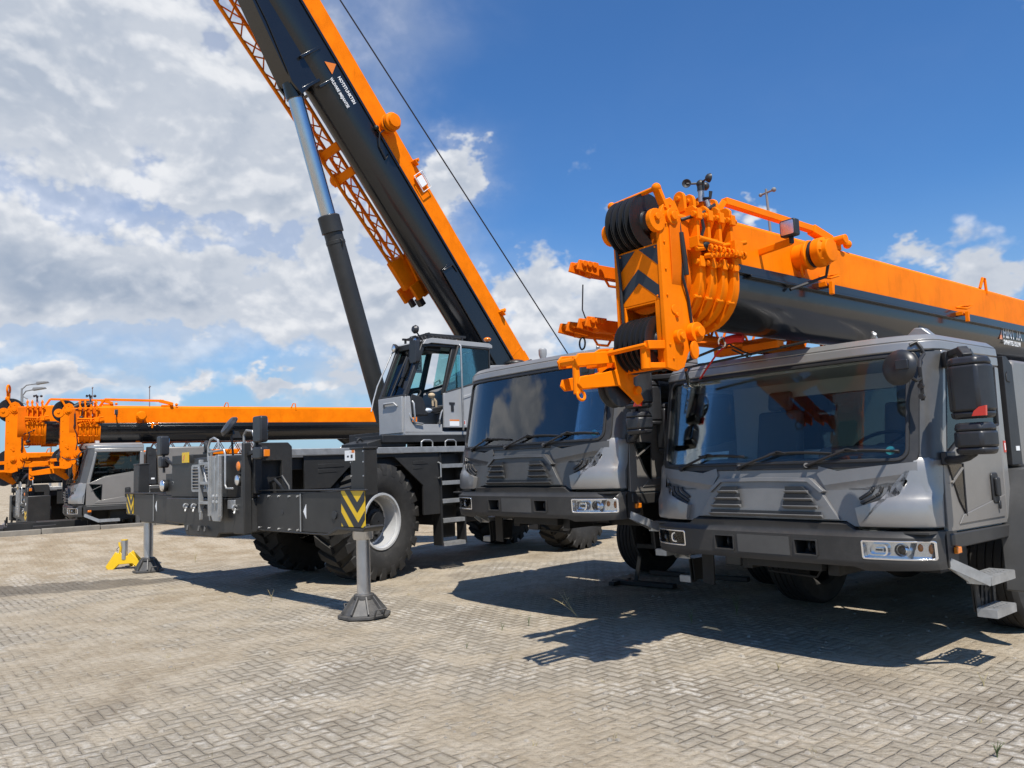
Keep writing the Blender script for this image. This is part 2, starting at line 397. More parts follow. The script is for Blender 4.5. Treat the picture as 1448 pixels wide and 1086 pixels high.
# ------------------------------------------------------------------ ground
KD = Vector((.80, .60)); KN = Vector((.60, -.80)); K0 = Vector((-10.1, 18.35))     # kerb line: direction, normal towards us, a point
def sstep(x, a, b):
    t = max(0., min(1., (x - a) / (b - a))); return t * t * (3 - 2 * t)
def ground_z(x, y):
    q = Vector((x, y)) - K0; d = q.dot(KN); s = q.dot(KD)
    h = .52 * (1 - sstep(d, .15, 5.0)) * sstep(d, -1.6, -.25)
    h *= 1 - sstep(s, 7, 12)
    far = sstep(d, -40, -120) * .6 - .5 * (1 - sstep(d, -4.8, -3.3)) * sstep(d, -70, -40)
    return h + .010 * math.sin(x * 1.3 + y * .7) * math.sin(y * .9 - x * .4) - .006 + far
def make_ground():
    def axis(lo, hi, c, st, g):
        a = [c]; s = st
        while a[-1] < hi: a.append(a[-1] + s); s *= g
        b = [c]; s = st
        while b[-1] > lo: b.append(b[-1] - s); s *= g
        return sorted(set(b + a))
    xs = axis(-700, 700, -6, .33, 1.035); ys = axis(-200, 1500, 14, .33, 1.035)
    vsx = [(x, y, ground_z(x, y)) for y in ys for x in xs]; n = len(xs)
    fs = [(j * n + i, j * n + i + 1, (j + 1) * n + i + 1, (j + 1) * n + i) for j in range(len(ys) - 1) for i in range(n - 1)]
    m, t, b = newmat('paver_yard')
    co = t('ShaderNodeTexCoord').outputs['Object']
    mp = t('ShaderNodeMapping', {0: co, 'Rotation': (0, 0, R(-40))}).outputs[0]
    warp = t('ShaderNodeTexNoise', {'Vector': mp, 'Scale': .8, 'Detail': 3.}).outputs[1]
    wv = t('ShaderNodeVectorMath', {0: warp, 1: (.5, .5, .5)}, operation='SUBTRACT').outputs[0]
    wv = t('ShaderNodeVectorMath', {0: wv, 'Scale': .07}, operation='SCALE').outputs[0]
    fw = t('ShaderNodeTexNoise', {'Vector': mp, 'Scale': 9., 'Detail': 3.}).outputs[1]
    fw = t('ShaderNodeVectorMath', {0: t('ShaderNodeVectorMath', {0: fw, 1: (.5, .5, .5)}, operation='SUBTRACT').outputs[0], 'Scale': .024}, operation='SCALE').outputs[0]
    wv = t('ShaderNodeVectorMath', {0: wv, 1: fw}, operation='ADD').outputs[0]
    p0 = t('ShaderNodeVectorMath', {0: mp, 1: wv}, operation='ADD').outputs[0]
    s0 = t('ShaderNodeSeparateXYZ', {0: p0})
    # 10 x 20 cm blocks laid in herringbone
    X, Y = s0.outputs[0], s0.outputs[1]; U = 10.6
    X = t.math('MULTIPLY', X, U); Y = t.math('MULTIPLY', Y, U)
    ci, cj = t.math('FLOOR', X), t.math('FLOOR', Y); fx, fy = t.math('FRACT', X), t.math('FRACT', Y)
    cc = t.math('FLOORED_MODULO', t.math('SUBTRACT', ci, cj), 4.)
    eq = [t.math('COMPARE', cc, float(k), .3) for k in range(4)]
    far = lambda v, k: t.math('ADD', v, t.math('MULTIPLY', eq[k], 2.))
    dl, dr = far(fx, 1), far(t.math('SUBTRACT', 1., fx), 0); db, dt = far(fy, 2), far(t.math('SUBTRACT', 1., fy), 3)
    edge = t.math('MINIMUM', t.math('MINIMUM', dl, dr), t.math('MINIMUM', db, dt))
    bid = t('ShaderNodeCombineXYZ', {0: t.math('SUBTRACT', ci, eq[1]), 1: t.math('SUBTRACT', cj, eq[2]), 2: .5}).outputs[0]
    tone = t('ShaderNodeTexWhiteNoise', {'Vector': bid}, noise_dimensions='2D').outputs['Value']
    fac = t.math('SUBTRACT', 1., t.smooth(edge, .015, .11))
    crown = t.smooth(edge, .05, .38)
    nA = t('ShaderNodeTexNoise', {'Vector': co, 'Scale': .33, 'Detail': 7., 'Roughness': .6}).outputs[0]
    nB = t('ShaderNodeTexNoise', {'Vector': co, 'Scale': 1.9, 'Detail': 8., 'Roughness': .68}).outputs[0]
    jv = t('ShaderNodeTexNoise', {'Vector': co, 'Scale': .62, 'Detail': 6., 'Roughness': .65}).outputs[0]
    nC = t('ShaderNodeTexNoise', {'Vector': co, 'Scale': 14., 'Detail': 8., 'Roughness': .75}).outputs[0]
    nD = t('ShaderNodeTexNoise', {'Vector': co, 'Scale': 90., 'Detail': 4., 'Roughness': .7}).outputs[0]
    # distance from the kerb line, for the earth bank
    sx = t('ShaderNodeSeparateXYZ', {0: co})
    dk = t.math('ADD', t.math('MULTIPLY', t.math('SUBTRACT', sx.outputs[0], K0.x), KN.x), t.math('MULTIPLY', t.math('SUBTRACT', sx.outputs[1], K0.y), KN.y))
    bank = t.smooth(t.math('ADD', dk, t.math('MULTIPLY', t.math('SUBTRACT', nB, .5), 5.)), 6.3, 3.6)
    rear = t.smooth(t.math('ADD', sx.outputs[1], t.math('MULTIPLY', t.math('SUBTRACT', nB, .5), 5.)), 13.5, 16.5)
    bank = t.math('MAXIMUM', bank, rear)
    pav = t.mix(tone, (.40, .345, .262), (.52, .455, .355))
    pav = t.mix(t.math('MULTIPLY', t.math('SUBTRACT', 1., crown), t.math('MULTIPLY_ADD', t.smooth(jv, .40, .62), -.28, .50)), pav, (.30, .25, .18))
    pav = t.mix(t.math('MULTIPLY', t.smooth(nC, .40, .72), .5), pav, (.27, .225, .165))
    pav = t.mix(t.math('MULTIPLY', t.smooth(nB, .52, .72), .55), pav, (.55, .50, .43))
    pav = t.mix(t.math('MULTIPLY', t.smooth(nA, .58, .36), .42), pav, (.235, .20, .155))
    worn = t.math('MULTIPLY', t.smooth(nC, .45, .53), t.smooth(nB, .46, .60))
    pav = t.mix(t.math('MULTIPLY', t.math('MULTIPLY', worn, crown), .9), pav, (.76, .72, .64))
    nE = t('ShaderNodeTexNoise', {'Vector': t('ShaderNodeMapping', {0: co, 'Scale': (1., 2.2, 1.)}).outputs[0], 'Scale': 17., 'Detail': 5., 'Roughness': .72}).outputs[0]
    pav = t.mix(t.math('MULTIPLY', t.smooth(nE, .56, .66), t.math('MULTIPLY_ADD', t.smooth(nA, .40, .62), .5, .38)), pav, (.62, .575, .505))
    pav = t.mix(t.math('MULTIPLY', t.smooth(nE, .46, .36), .6), pav, (.22, .18, .13))
    jd = t.math('MULTIPLY', fac, t.math('MULTIPLY', t.math('MULTIPLY_ADD', t.smooth(nC, .34, .66), -.6, .85), t.math('MULTIPLY_ADD', t.smooth(jv, .38, .60), -.70, .92)))
    pav = t.mix(jd, pav, (.185, .148, .105))
    sand = t.mix(t.smooth(nB, .36, .64), (.335, .262, .17), (.47, .395, .29))
    sand = t.mix(t.math('MULTIPLY', t.smooth(nD, .5, .75), .5), sand, (.19, .155, .115))
    sand = t.mix(t.math('MULTIPLY', t.smooth(nE, .46, .36), .5), sand, (.17, .13, .09)); sand = t.mix(t.math('MULTIPLY', t.smooth(nE, .58, .66), .4), sand, (.50, .44, .35))
    sm = t.smooth(t.math('ADD', nA, t.math('MULTIPLY', t.math('SUBTRACT', nB, .5), .75)),   .425, .59)
    sm = t.math('MAXIMUM', t.math('MULTIPLY', sm, .9), bank)
    c = t.mix(sm, pav, sand)
    c = t.mix(t.math('MULTIPLY', t.smooth(nD, .46, .8), .30), c, (.16, .135, .105))
    stn = t.smooth(t('ShaderNodeTexNoise', {'Vector': co, 'Scale': .55, 'Detail': 5., 'Distortion': .6}).outputs[0], .60, .70)
    c = t.mix(t.math('MULTIPLY', stn, .3), c, (.15, .11, .07))
    # old water stain spread along the bank's foot
    e1 = t.math('DIVIDE', t.math('ADD', t.math('SUBTRACT', sx.outputs[0], -7.9), t.math('MULTIPLY', t.math('SUBTRACT', nB, .5), 1.6)), 2.6)
    e2 = t.math('DIVIDE', t.math('ADD', t.math('SUBTRACT', t.math('ADD', sx.outputs[1], t.math('MULTIPLY', sx.outputs[0], -.18)), 14.05), t.math('MULTIPLY', t.math('SUBTRACT', nB, .5), 1.6)), .62)
    wet = t.smooth(t.math('ADD', t.math('MULTIPLY', e1, e1), t.math('MULTIPLY', e2, e2)), 1.15, .75)
    c = t.mix(t.math('MULTIPLY', wet, .62), c, (.085, .072, .055))
    t.l.new(c, b.inputs['Base Color'])
    b.inputs['Roughness'].default_value = .93; b.inputs['Specular IOR Level'].default_value = .2
    hgt = t.math('ADD', t.math('MULTIPLY', t.math('MULTIPLY', fac, t.math('SUBTRACT', 1., sm)), -.9), t.math('ADD', t.math('MULTIPLY', nC, 1.0), t.math('ADD', t.math('MULTIPLY', nD, .6), t.math('MULTIPLY', nE, 1.6))))
    hgt = t.math('ADD', hgt, t.math('ADD', t.math('MULTIPLY', tone, .35), t.math('MULTIPLY', crown, .5)))
    bp = t('ShaderNodeBump', {'Strength': .9, 'Distance': .016, 'Height': hgt})
    t.l.new(bp.outputs[0], b.inputs['Normal'])
    g = MB(); g.add(vsx, fs); o = g.build('ground', m); structure(o)
    # concrete kerb along the top of the bank
    k = MB(); L = -14.
    while L < 9.5:
        l2 = L + 1.18
        a, c2 = K0 + KD * L, K0 + KD * l2
        za = rng.uniform(-.012, .012)
        k.beam((a.x, a.y, .54 + za), (c2.x, c2.y, .54 + za + rng.uniform(-.01, .01)), .16, .16)
        L = l2 + .015
    k = structure(k.build('kerb', M['concrete'], bevel=.015))
    p = MB()
    rr = random.Random(3); pts = []
    for i in range(2600):
        Y = 2.6 + 17 * rr.random() ** 1.6; X = (rr.random() * 1.5 - .75) * (Y + 1)
        s = rr.choice((.005, .006, .007, .008, .011, .016, .02)) * (.7 + .6 * rr.random()); z = ground_z(X, Y)
        pv_ = [(-1, -.7, 0), (1, -.8, 0), (.8, .9, 0), (-.8, .7, 0), (-.4, -.3, .9), (.5, -.4, .7), (.4, .5, .9), (-.5, .3, .6)]
        a = rr.random() * 6.28
        q = [(X + s * (u * math.cos(a) - v * math.sin(a)), Y + s * (u * math.sin(a) + v * math.cos(a)), z + s * w * .8) for u, v, w in pv_]
        p.add(q, [(4, 5, 6, 7), (0, 1, 5, 4), (1, 2, 6, 5), (2, 3, 7, 6), (3, 0, 4, 7)])
    tf = MB()
    for i in range(90):
        Y = 3.2 + 12 * rr.random(); X = (rr.random() * 1.3 - .65) * Y; z = ground_z(X, Y)
        for k in range(rr.randint(2, 6)):
            a = rr.random() * 6.28; l = rr.uniform(.012, .045); dx, dy = math.cos(a) * l * .6, math.sin(a) * l * .6; ox, oy = rr.uniform(-.02, .02), rr.uniform(-.02, .02)
            tf.add([(X + ox - .0018, Y + oy, z - .002), (X + ox + .0018, Y + oy, z - .002), (X + ox + dx, Y + oy + dy, z + l)], [(0, 1, 2)])
    o = tf.build('dry_grass', M['straw']); o['kind'] = 'stuff'
    o = p.build('gravel', paint('loose_grit', (.30, .265, .215), .9, dust=.3, var=.35, scale=1.5)); o['kind'] = 'stuff'
make_ground()
# ------------------------------------------------------------------ truck crane carrier, cab and boom
# local frame: x to the viewer's side, y backwards, z up; the bumper middle is at y = 0
_YB = [(0, 0), (.4, .006), (.75, .018), (.95, .04), (1.1, .075), (1.2, .115), (1.28, .165), (1.33, .225), (1.352, .31)]
def lerp(t, pts):
    if t <= pts[0][0]: return pts[0][1]
    for (a, b), (c, d) in zip(pts, pts[1:]):
        if t <= c: return b + (d - b) * (t - a) / (c - a)
    return pts[-1][1] + (t - pts[-1][0]) * 4
_LEAN = [(.7, 0), (1.1, 0), (1.6, .05), (2.46, .225), (2.6, .27)]
def front(off=0.):
    fo = off if callable(off) else (lambda x, z: off)
    return lambda x, z: (x, lerp(abs(x), _YB) + lerp(z, _LEAN) - fo(x, z), z)
XC = [s * v for v in (.2, .4, .6, .75, .85, .95, 1.03, 1.1, 1.15, 1.2, 1.24, 1.28, 1.31, 1.33, 1.345) for s in (-1, 1)] + [0]
def mir(h): return h + [(-x, z) for x, z in reversed(h) if abs(x) > 1e-6]
def flip(p, s): return [(x * s, z) for x, z in (p if s > 0 else reversed(p))]
def ringpts(x0, x1, z0, z1, r, k=14, nc=5):
    """rounded rectangle with k points along each side, equal counts for nested rings"""
    out = []
    c = [(x1 - r, z1 - r, 0), (x0 + r, z1 - r, 90), (x0 + r, z0 + r, 180), (x1 - r, z0 + r, 270)]
    for i, (cx, cz, a) in enumerate(c):
        arc = circ(r, nc, cx, cz, a, a + 90); out += arc
        nx = circ(r, nc, c[(i + 1) % 4][0], c[(i + 1) % 4][1], c[(i + 1) % 4][2], c[(i + 1) % 4][2] + 90)[0]
        e = arc[-1]
        out += [(e[0] + (nx[0] - e[0]) * j / k, e[1] + (nx[1] - e[1]) * j / k) for j in range(1, k)]
    return out
def ringpanel(mb, outer, inner, f, f2, m=0):
    """ring between two outlines on surface f (front) and f2 (back)"""
    n = len(outer)
    vs = [f(*p) for p in outer] + [f(*p) for p in inner] + [f2(*p) for p in outer] + [f2(*p) for p in inner]
    fs = []
    for i in range(n):
        j = (i + 1) % n
        fs += [(i, j, n + j, n + i), (2 * n + i, 3 * n + i, 3 * n + j, 2 * n + j), (i, 2 * n + i, 2 * n + j, j), (n + i, n + j, 3 * n + j, 3 * n + i)]
    mb.add(vs, fs, m)

_TY = {}
def tyre_mesh(kind):
    """('road', radius, width) smooth ribbed tyre or ('lug', radius, width) deep cleated earthmover tyre, axis along x, centre at origin"""
    if kind in _TY: return _TY[kind]
    typ, r, w = kind; g = MB(); h = w / 2
    if typ == 'road':
        prof = [(r * .56, -h * .8), (r * .62, -h * .96), (r * .8, -h * 1.02), (r * .93, -h * .98), (r * .985, -h * .86)]
        xs = [-.8, -.56, -.54, -.50, -.48, -.2, -.18, -.14, -.12, .12, .14, .18, .2, .48, .5, .54, .56, .8]
        for x in xs: prof.append((r * (.972 if abs(x) in (.54, .5, .18, .14) else 1.0), h * x))
        prof += [(r * .985, h * .86), (r * .93, h * .98), (r * .8, h * 1.02), (r * .62, h * .96), (r * .56, h * .8), (r * .54, 0)]
        g.lathe(prof, (0, 0, 0), (1, 0, 0), 56, loop=True)
    else:
        prof = [(r * .48, -h * .78), (r * .55, -h * .93), (r * .72, -h * 1.0), (r * .86, -h * .99), (r * .925, -h * .9), (r * .935, -h * .5), (r * .94, 0), (r * .935, h * .5), (r * .925, h * .9), (r * .86, h * .99), (r * .72, h * 1.0), (r * .55, h * .93), (r * .48, h * .78), (r * .47, 0)]
        g.lathe(prof, (0, 0, 0), (1, 0, 0), 60, loop=True)
        n = 22
        for s in (-1, 1):
            for i in range(n):
                a = 2 * math.pi * (i + (.5 if s > 0 else 0)) / n
                # a lug: from the shoulder, swept, to just past the centre line
                rows = []
                for x, rr, da, hw in ((1.005, .80, .0, .060), (1.0, .90, .0, .070), (.93, 1.0, .0, .085), (.5, 1.005, .10, .080), (.04, 1.005, .19, .060)):
                    A = a + da
                    for ang, q in ((A - hw, rr), (A + hw, rr), (A + hw * 1.1, min(rr, .92) - .02), (A - hw * 1.1, min(rr, .92) - .02)):
                        xx = x * h * s if q == rr else x * h * s * (.9 if x > .95 else 1)
                        rows.append((xx, math.cos(ang) * q * r, math.sin(ang) * q * r))
                fs = [(0, 1, 2, 3), (19, 18, 17, 16)]
                for k in range(4):
                    for j in range(4): fs.append((k * 4 + j, k * 4 + (j + 1) % 4, k * 4 + 4 + (j + 1) % 4, k * 4 + 4 + j))
                g.add(rows, fs)
    o = g.build('tyre', M['rubber'], ang=30)
    me = o.data; bpy.data.objects.remove(o); _TY[kind] = me
    return me
def rim_mesh(kind):
    typ, r, w, side = kind
    if ('rim',) + kind in _TY: return _TY[('rim',) + kind]
    g = MB(); h = w / 2; s = side
    if typ == 'road':
        g.lathe([(r * .57, h * .82 * s), (r * .53, h * .86 * s), (r * .50, h * .72 * s), (r * .46, h * .30 * s), (r * .30, h * .34 * s), (r * .26, h * .62 * s), (r * .14, h * .66 * s), (.01, h * .66 * s)], (0, 0, 0), (1, 0, 0), 32, caps=False)
        for i in range(10):
            a = i * math.pi / 5; g.tube((h * .3 * s, r * .37 * math.cos(a), r * .37 * math.sin(a)), (h * .44 * s, r * .37 * math.cos(a), r * .37 * math.sin(a)), .02, n=6)
        mt = [M['frame']]
    else:
        g.lathe([(r * .50, h * .80 * s), (r * .49, h * .90 * s), (r * .455, h * .90 * s), (r * .45, h * .72 * s), (r * .43, h * .70 * s), (r * .425, h * .5 * s), (r * .40, h * .1 * s), (r * .36, h * .02 * s)], (0, 0, 0), (1, 0, 0), 40, m=0, caps=False)
        g.lathe([(r * .37, h * .0 * s), (r * .36, h * .12 * s), (r * .24, h * .16 * s), (r * .22, h * .42 * s), (r * .17, h * .46 * s), (r * .16, h * .62 * s), (.01, h * .64 * s)], (0, 0, 0), (1, 0, 0), 32, m=1, caps=False)
        for i in range(16):
            a = i * math.pi / 8; g.tube((h * .1 * s, r * .30 * math.cos(a), r * .30 * math.sin(a)), (h * .26 * s, r * .30 * math.cos(a), r * .30 * math.sin(a)), .02, n=6, m=1)
        mt = [M['rimsilver'], M['frame']]
    o = g.build('rim', mt)
    me = o.data; bpy.data.objects.remove(o); _TY[('rim',) + kind] = me
    return me
def add_wheel(parent, typ, r, w, loc, side, steer=0):
    o = bpy.data.objects.new('wheel', tyre_mesh((typ, r, w))); col.objects.link(o); o.parent = parent; o.location = loc; o.rotation_euler = (rng.random() * 6, 0, steer)
    q = bpy.data.objects.new('rim', rim_mesh((typ, r, w, side))); col.objects.link(q); q.parent = o
    return o

def truck_cab(T, left_mirrors=True, right_mirrors=True, glass='glass', hoodm='hood'):
    """all the parts of the wide carrier cab"""
    # ---- shell
    g = MB()
    plan = [(x, lerp(abs(x), _YB) + .20) for x in sorted(set(XC + [-1.352, 1.352]))]
    plan = plan + [(1.352, 1.62), (-1.352, 1.62)]
    top = [(x * .955, (y + .05 if y < 1 else y - .05)) for x, y in plan]
    g.prism(plan, 'z', 2.455, 2.535, 0, [(x * .995, y + .012 if y < 1 else y) for x, y in plan]); g.prism([(x * .995, y + .012 if y < 1 else y) for x, y in plan], 'z', 2.535, 2.59, 0, top)
    for s in (-1, 1):
        f = front(.0)
        q = MB(); q.panel(flip([(1.20, 1.57), (1.352, 1.57), (1.352, 2.455), (1.20, 2.455)], s), f, .05, [s * v for v in (1.24, 1.28, 1.31, 1.33, 1.345)], [1.8, 2.1]); q.build('windscreen_pillar', M['trim_shadehood'], T, bevel=.01)
        # roof rail, rear quarter and rear pillar on the side
        sd = lambda y, z, s=s: (s * 1.352, y, z)
        g.add([], [])
        g.prism([(.50, 2.37), (1.62, 2.37), (1.62, 2.455), (.50, 2.455)], 'x', s * 1.30, s * 1.352)
        g.prism([(1.495, 1.05), (1.62, 1.05), (1.62, 2.37), (1.535, 2.37)], 'x', s * 1.30, s * 1.350)
        g.prism([(.33, 1.57), (.41, 1.57), (.56, 2.37), (.50, 2.37)], 'x', s * 1.30, s * 1.3505)
    shell = g.build('cab_shell', M['silver'], T, bevel=.012)
    g = MB()
    g.panel([(-1.30, 1.06), (1.30, 1.06), (1.30, 2.45), (-1.30, 2.45)], lambda x, z: (x, 1.56, z), -.05, holes=[(-.75, .75, 1.72, 2.28)])
    g.box(-1.30, 1.30, .32, 1.55, .98, 1.05)
    g.box(-1.27, 1.27, .55, 1.5, 2.425, 2.452)
    g.build('cab_lining', M['insidelt'], T)
    g = MB(); g.panel([(-.78, 1.70), (.78, 1.70), (.78, 2.30), (-.78, 2.30)], lambda x, z: (x, 1.585, z), .006)
    g.build('rear_window', M['sideglass'], T)
    # ---- dashboard, seats, wheel
    g = MB()
    g.prism([(.30, 1.40), (.30, 1.56), (.42, 1.62), (.62, 1.64), (.72, 1.58), (.74, 1.30), (.60, 1.05), (.32, 1.05)], 'x', -1.24, 1.24)
    g.prism([(.46, 1.62), (.50, 1.72), (.66, 1.74), (.72, 1.60)], 'x', .25, .95)
    g.build('dashboard', M['inside'], T, bevel=.03)
    for x in (-.68, .68):
        g = MB(); g.prism(rrect(x - .27, x + .27, .86, 1.36, .06), 'z', 1.32, 1.46); g.prism([(1.26, 1.44), (1.40, 1.44), (1.50, 2.12), (1.40, 2.14)], 'x', x - .25, x + .25); g.prism([(1.40, 2.14), (1.47, 2.14), (1.50, 2.34), (1.43, 2.34)], 'x', x - .14, x + .14)
        g.box(x - .2, x + .2, .95, 1.3, 1.05, 1.32)
        g.build('seat', M['seat'], T, bevel=.04)
    g = MB(); c = Vector((.66, .80, 1.72)); d = Vector((0, -.55, .83))
    g.torus(c, d, .235, .016, 32, 8); g.ball(c - d * .03, .06)
    for a in (0, 2.1, 4.2):
        u = d.orthogonal().normalized(); v = d.normalized().cross(u); g.tube(c - d * .02, c + (u * math.cos(a) + v * math.sin(a)) * .235, .013, n=6)
    g.tube(c - d * .03, c - d * .3, .03, n=8)
    g.build('steering_wheel', M['black'], T)
    # ---- windscreen
    ou = ringpts(-1.245, 1.245, 1.555, 2.47, .10); inn = ringpts(-1.165, 1.165, 1.625, 2.415, .07)
    g = MB(); ringpanel(g, ou, inn, front(.012), front(-.03)); ringpanel(g, ringpts(-1.19, 1.19, 1.60, 2.44, .085), inn, front(.026), front(.0))
    g.build('windscreen_seal', M['black'], T, bevel=.006)
    g = MB(); g.panel([(x, z) for x, z in rrect(-1.175, 1.175, 1.615, 2.425, .07)], front(.004), .006, XC)
    ws = g.build('windscreen', M[glass], T)
    g = MB(); g.panel([(-.66, 1.655), (-.40, 1.665), (-.395, 1.735), (-.645, 1.725)], front(-.012), .002, m=0)
    g.build('paper_notice', plain('pale_blue_paper', (.42, .58, .68), .7), ws); g = MB()
    g.panel([(x, z) for x, z in circ(.034, 12, 1.055, 1.685)], front(-.010), .002)
    g.build('sticker', plain('teal_sticker', (.10, .55, .58), .5), ws)
    for px, ex, b0, b1 in ((-.93, -.60, -.70, -.20), (-.25, .13, .06, .62), (.40, .74, .66, 1.13)):
        g = MB(); f = front(.05); f1 = front(.02)
        g.tube(f1(px, 1.575), f(px + .02, 1.59), .022, n=10)
        g.path([f(px, 1.58), f(px + .10, 1.615), f(ex, 1.70)], .011, 6)
        pts = [front(.035)(b0 + (b1 - b0) * i / 8, 1.692 + .012 * math.sin(i / 8 * 3.14) - .012 * i / 8) for i in range(9)]
        g.path(pts, .009, 6)
        for a, b in zip(pts, pts[1:]):
            g.beam(Vector(a) + Vector((0, .012, -.004)), Vector(b) + Vector((0, .012, -.004)), .006, .022)
        g.path([f(ex - .07, 1.688), f(ex + .02, 1.712), f(ex + .1, 1.692)], .007, 6)
        g.build('wiper', M['black'], T)
    # ---- hood
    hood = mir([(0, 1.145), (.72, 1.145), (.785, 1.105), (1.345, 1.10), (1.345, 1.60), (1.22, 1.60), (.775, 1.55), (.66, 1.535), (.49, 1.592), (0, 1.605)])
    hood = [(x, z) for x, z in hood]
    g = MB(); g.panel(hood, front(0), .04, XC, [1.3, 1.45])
    # brow above the lamps, standing proud, and its facet turning back under
    for s in (-1, 1):
        line = [(.545, 1.425), (1.235, 1.515)]
        brow = [(.545, 1.425), (.80, 1.458), (1.0, 1.484), (1.235, 1.515), (1.235, 1.595), (.775, 1.552), (.665, 1.537), (.505, 1.578), (.49, 1.51)]
        g.panel(flip(brow, s), front(.015), .03, [s * v for v in (.75, .85, .95, 1.03, 1.1, 1.15, 1.2)])
        fac = [(.545, 1.425), (1.235, 1.515), (1.20, 1.425), (.90, 1.385), (.56, 1.385)]
        fo = lambda x, z: .015 * max(0, min(1, 1 - (lerp(abs(x), [(.545, 1.425), (1.235, 1.515)]) - z) / .045))
        g.panel(flip(fac, s), front(fo), .03, [s * v for v in (.65, .75, .85, .95, 1.03, 1.1, 1.15, 1.2)], [1.40, 1.42, 1.44, 1.46, 1.48, 1.50])
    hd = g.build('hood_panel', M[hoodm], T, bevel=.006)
    g = MB()
    tr = mir([(0, 1.155), (.675, 1.155), (.535, 1.365), (.425, 1.455), (0, 1.462)])
    g.panel(tr, front(lambda x, z: .030 + .012 * (z - 1.155) / .3), .05, XC, [1.25, 1.35])
    tr2 = mir([(0, 1.462), (.428, 1.455), (.54, 1.365), (.565, 1.38), (.445, 1.488), (0, 1.497)])
    g.panel(tr2, front(.062), .07, XC)
    for s in (-1, 1):
        for i, (a, b) in enumerate(((.235, .43), (.222, .468), (.21, .505))):
            z = 1.385 - i * .061
            g.prism([(-.03, z - .028), (-.042, z - .026), (-.070, z - .006), (-.070, z + .001), (-.03, z + .001)], 'x', s * a, s * (b + .012), 0)
    g.prism([(-.02, 1.160), (-.034, 1.165), (-.060, 1.184), (-.060, 1.190), (-.02, 1.190)], 'x', -.55, .55)
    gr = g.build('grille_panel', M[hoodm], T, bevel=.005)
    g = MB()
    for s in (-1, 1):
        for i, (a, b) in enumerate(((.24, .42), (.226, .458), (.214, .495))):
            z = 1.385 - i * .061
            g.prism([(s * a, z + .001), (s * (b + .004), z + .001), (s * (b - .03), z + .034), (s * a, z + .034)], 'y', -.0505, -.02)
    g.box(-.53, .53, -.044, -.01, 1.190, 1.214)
    g.build('louvre_slot_shade', M['decalblack'], gr)  # black strips paint the dark of the louvre openings onto the panel
    for s in (-1, 1):
        for k, pts in enumerate(([(.94, 1.405), (.925, 1.375), (.83, 1.315)], [(1.0, 1.412), (.985, 1.362), (.955, 1.342), (.84, 1.282)], [(1.06, 1.418), (1.045, 1.362), (1.01, 1.33), (.86, 1.262)])):
            g = MB()
            for (a, b), (c, d) in zip(pts, pts[1:]):
                f = front(.006); g.beam(f(a * s, b), f(c * s, d), .024, .03, (0, -1, 0))
            g.build('hood_rib', M['bumper'], T, bevel=.006)
    for s in (-1, 1):
        cp = [(.815, 1.25), (1.045, 1.325), (1.12, 1.345), (1.215, 1.60), (1.352, 1.60), (1.352, 1.11), (.84, 1.11)]
        fo = lambda x, z: lerp(z, [(1.1, .030), (1.14, .05), (1.285, .055), (1.36, .022), (1.6, .012)]) + .012 * (abs(x) > 1.3)
        g = MB(); g.panel(flip(cp, s), front(fo), .06, [s * v for v in (.9, .95, 1.03, 1.1, 1.15, 1.2, 1.24, 1.28, 1.31, 1.33, 1.345)], [1.14, 1.22, 1.285, 1.32, 1.36, 1.45, 1.52])
        g.build('corner_panel', M['silver'], T, bevel=.01)
    # ---- bumper with tow openings and lamp openings
    bp = mir([(0, .80), (.78, .80), (.86, .772), (1.35, .795), (1.353, 1.07), (.80, 1.08), (.74, 1.122), (0, 1.127)])
    fo = lambda x, z: lerp(z, [(.77, .03), (.835, .058), (1.03, .068), (1.055, .045), (1.08, .04), (1.13, .055)])
    g = MB()
    g.panel(bp, front(fo), .10, XC, [.835, .85, 1.03, 1.055, 1.08], [(.30, .49, .872, .986), (-.49, -.30, .872, .986), (.855, 1.325, .868, 1.005), (-1.325, -.855, .868, 1.005)])
    for s in (-1, 1):
        g.prism([(.28, .80), (.46, .84), (.46, 1.06), (.28, 1.07)], 'x', s * 1.30, s * 1.353)
        g.box(min(s * 1.33, s * 1.0), max(s * 1.33, s * 1.0), .05, .34, 1.06, 1.075)
    g.panel(rrect(-.262, .262, .846, 1.018, .012), front(lambda x, z: fo(x, z) + .004), .02, XC)
    b = g.build('bumper', M['bumper'], T, bevel=.008)
    g = MB(); g.panel(rrect(-.252, .252, .856, 1.008, .008), front(lambda x, z: fo(x, z) + .007), .01, XC); g.build('plate_holder', M['trim_shadehood'], b)
    for s in (-1, 1):
        g = MB(); cx = s * .395
        g.add([], [])
        g.frame(rrect(cx - .105, cx + .105, .862, .996, .012), rrect(cx - .094, cx + .094, .873, .985, .006), 'y', -.066, -.05, 0)
        g.box(cx - .1, cx + .1, .12, .13, .86, 1.0, 1)
        for u0, u1, w0, w1 in ((-.1, -.095, .865, .99), (.095, .1, .865, .99), (-.1, .1, .865, .871), (-.1, .1, .987, .993)):
            g.box(cx + u0, cx + u1, -.03, .12, w0, w1, 1)
        g.torus((cx, .05, .93), (1, 0, 0), .045, .014, 16, 6, 1)
        g.build('tow_opening', [M['bumper'], M['frame']], b)
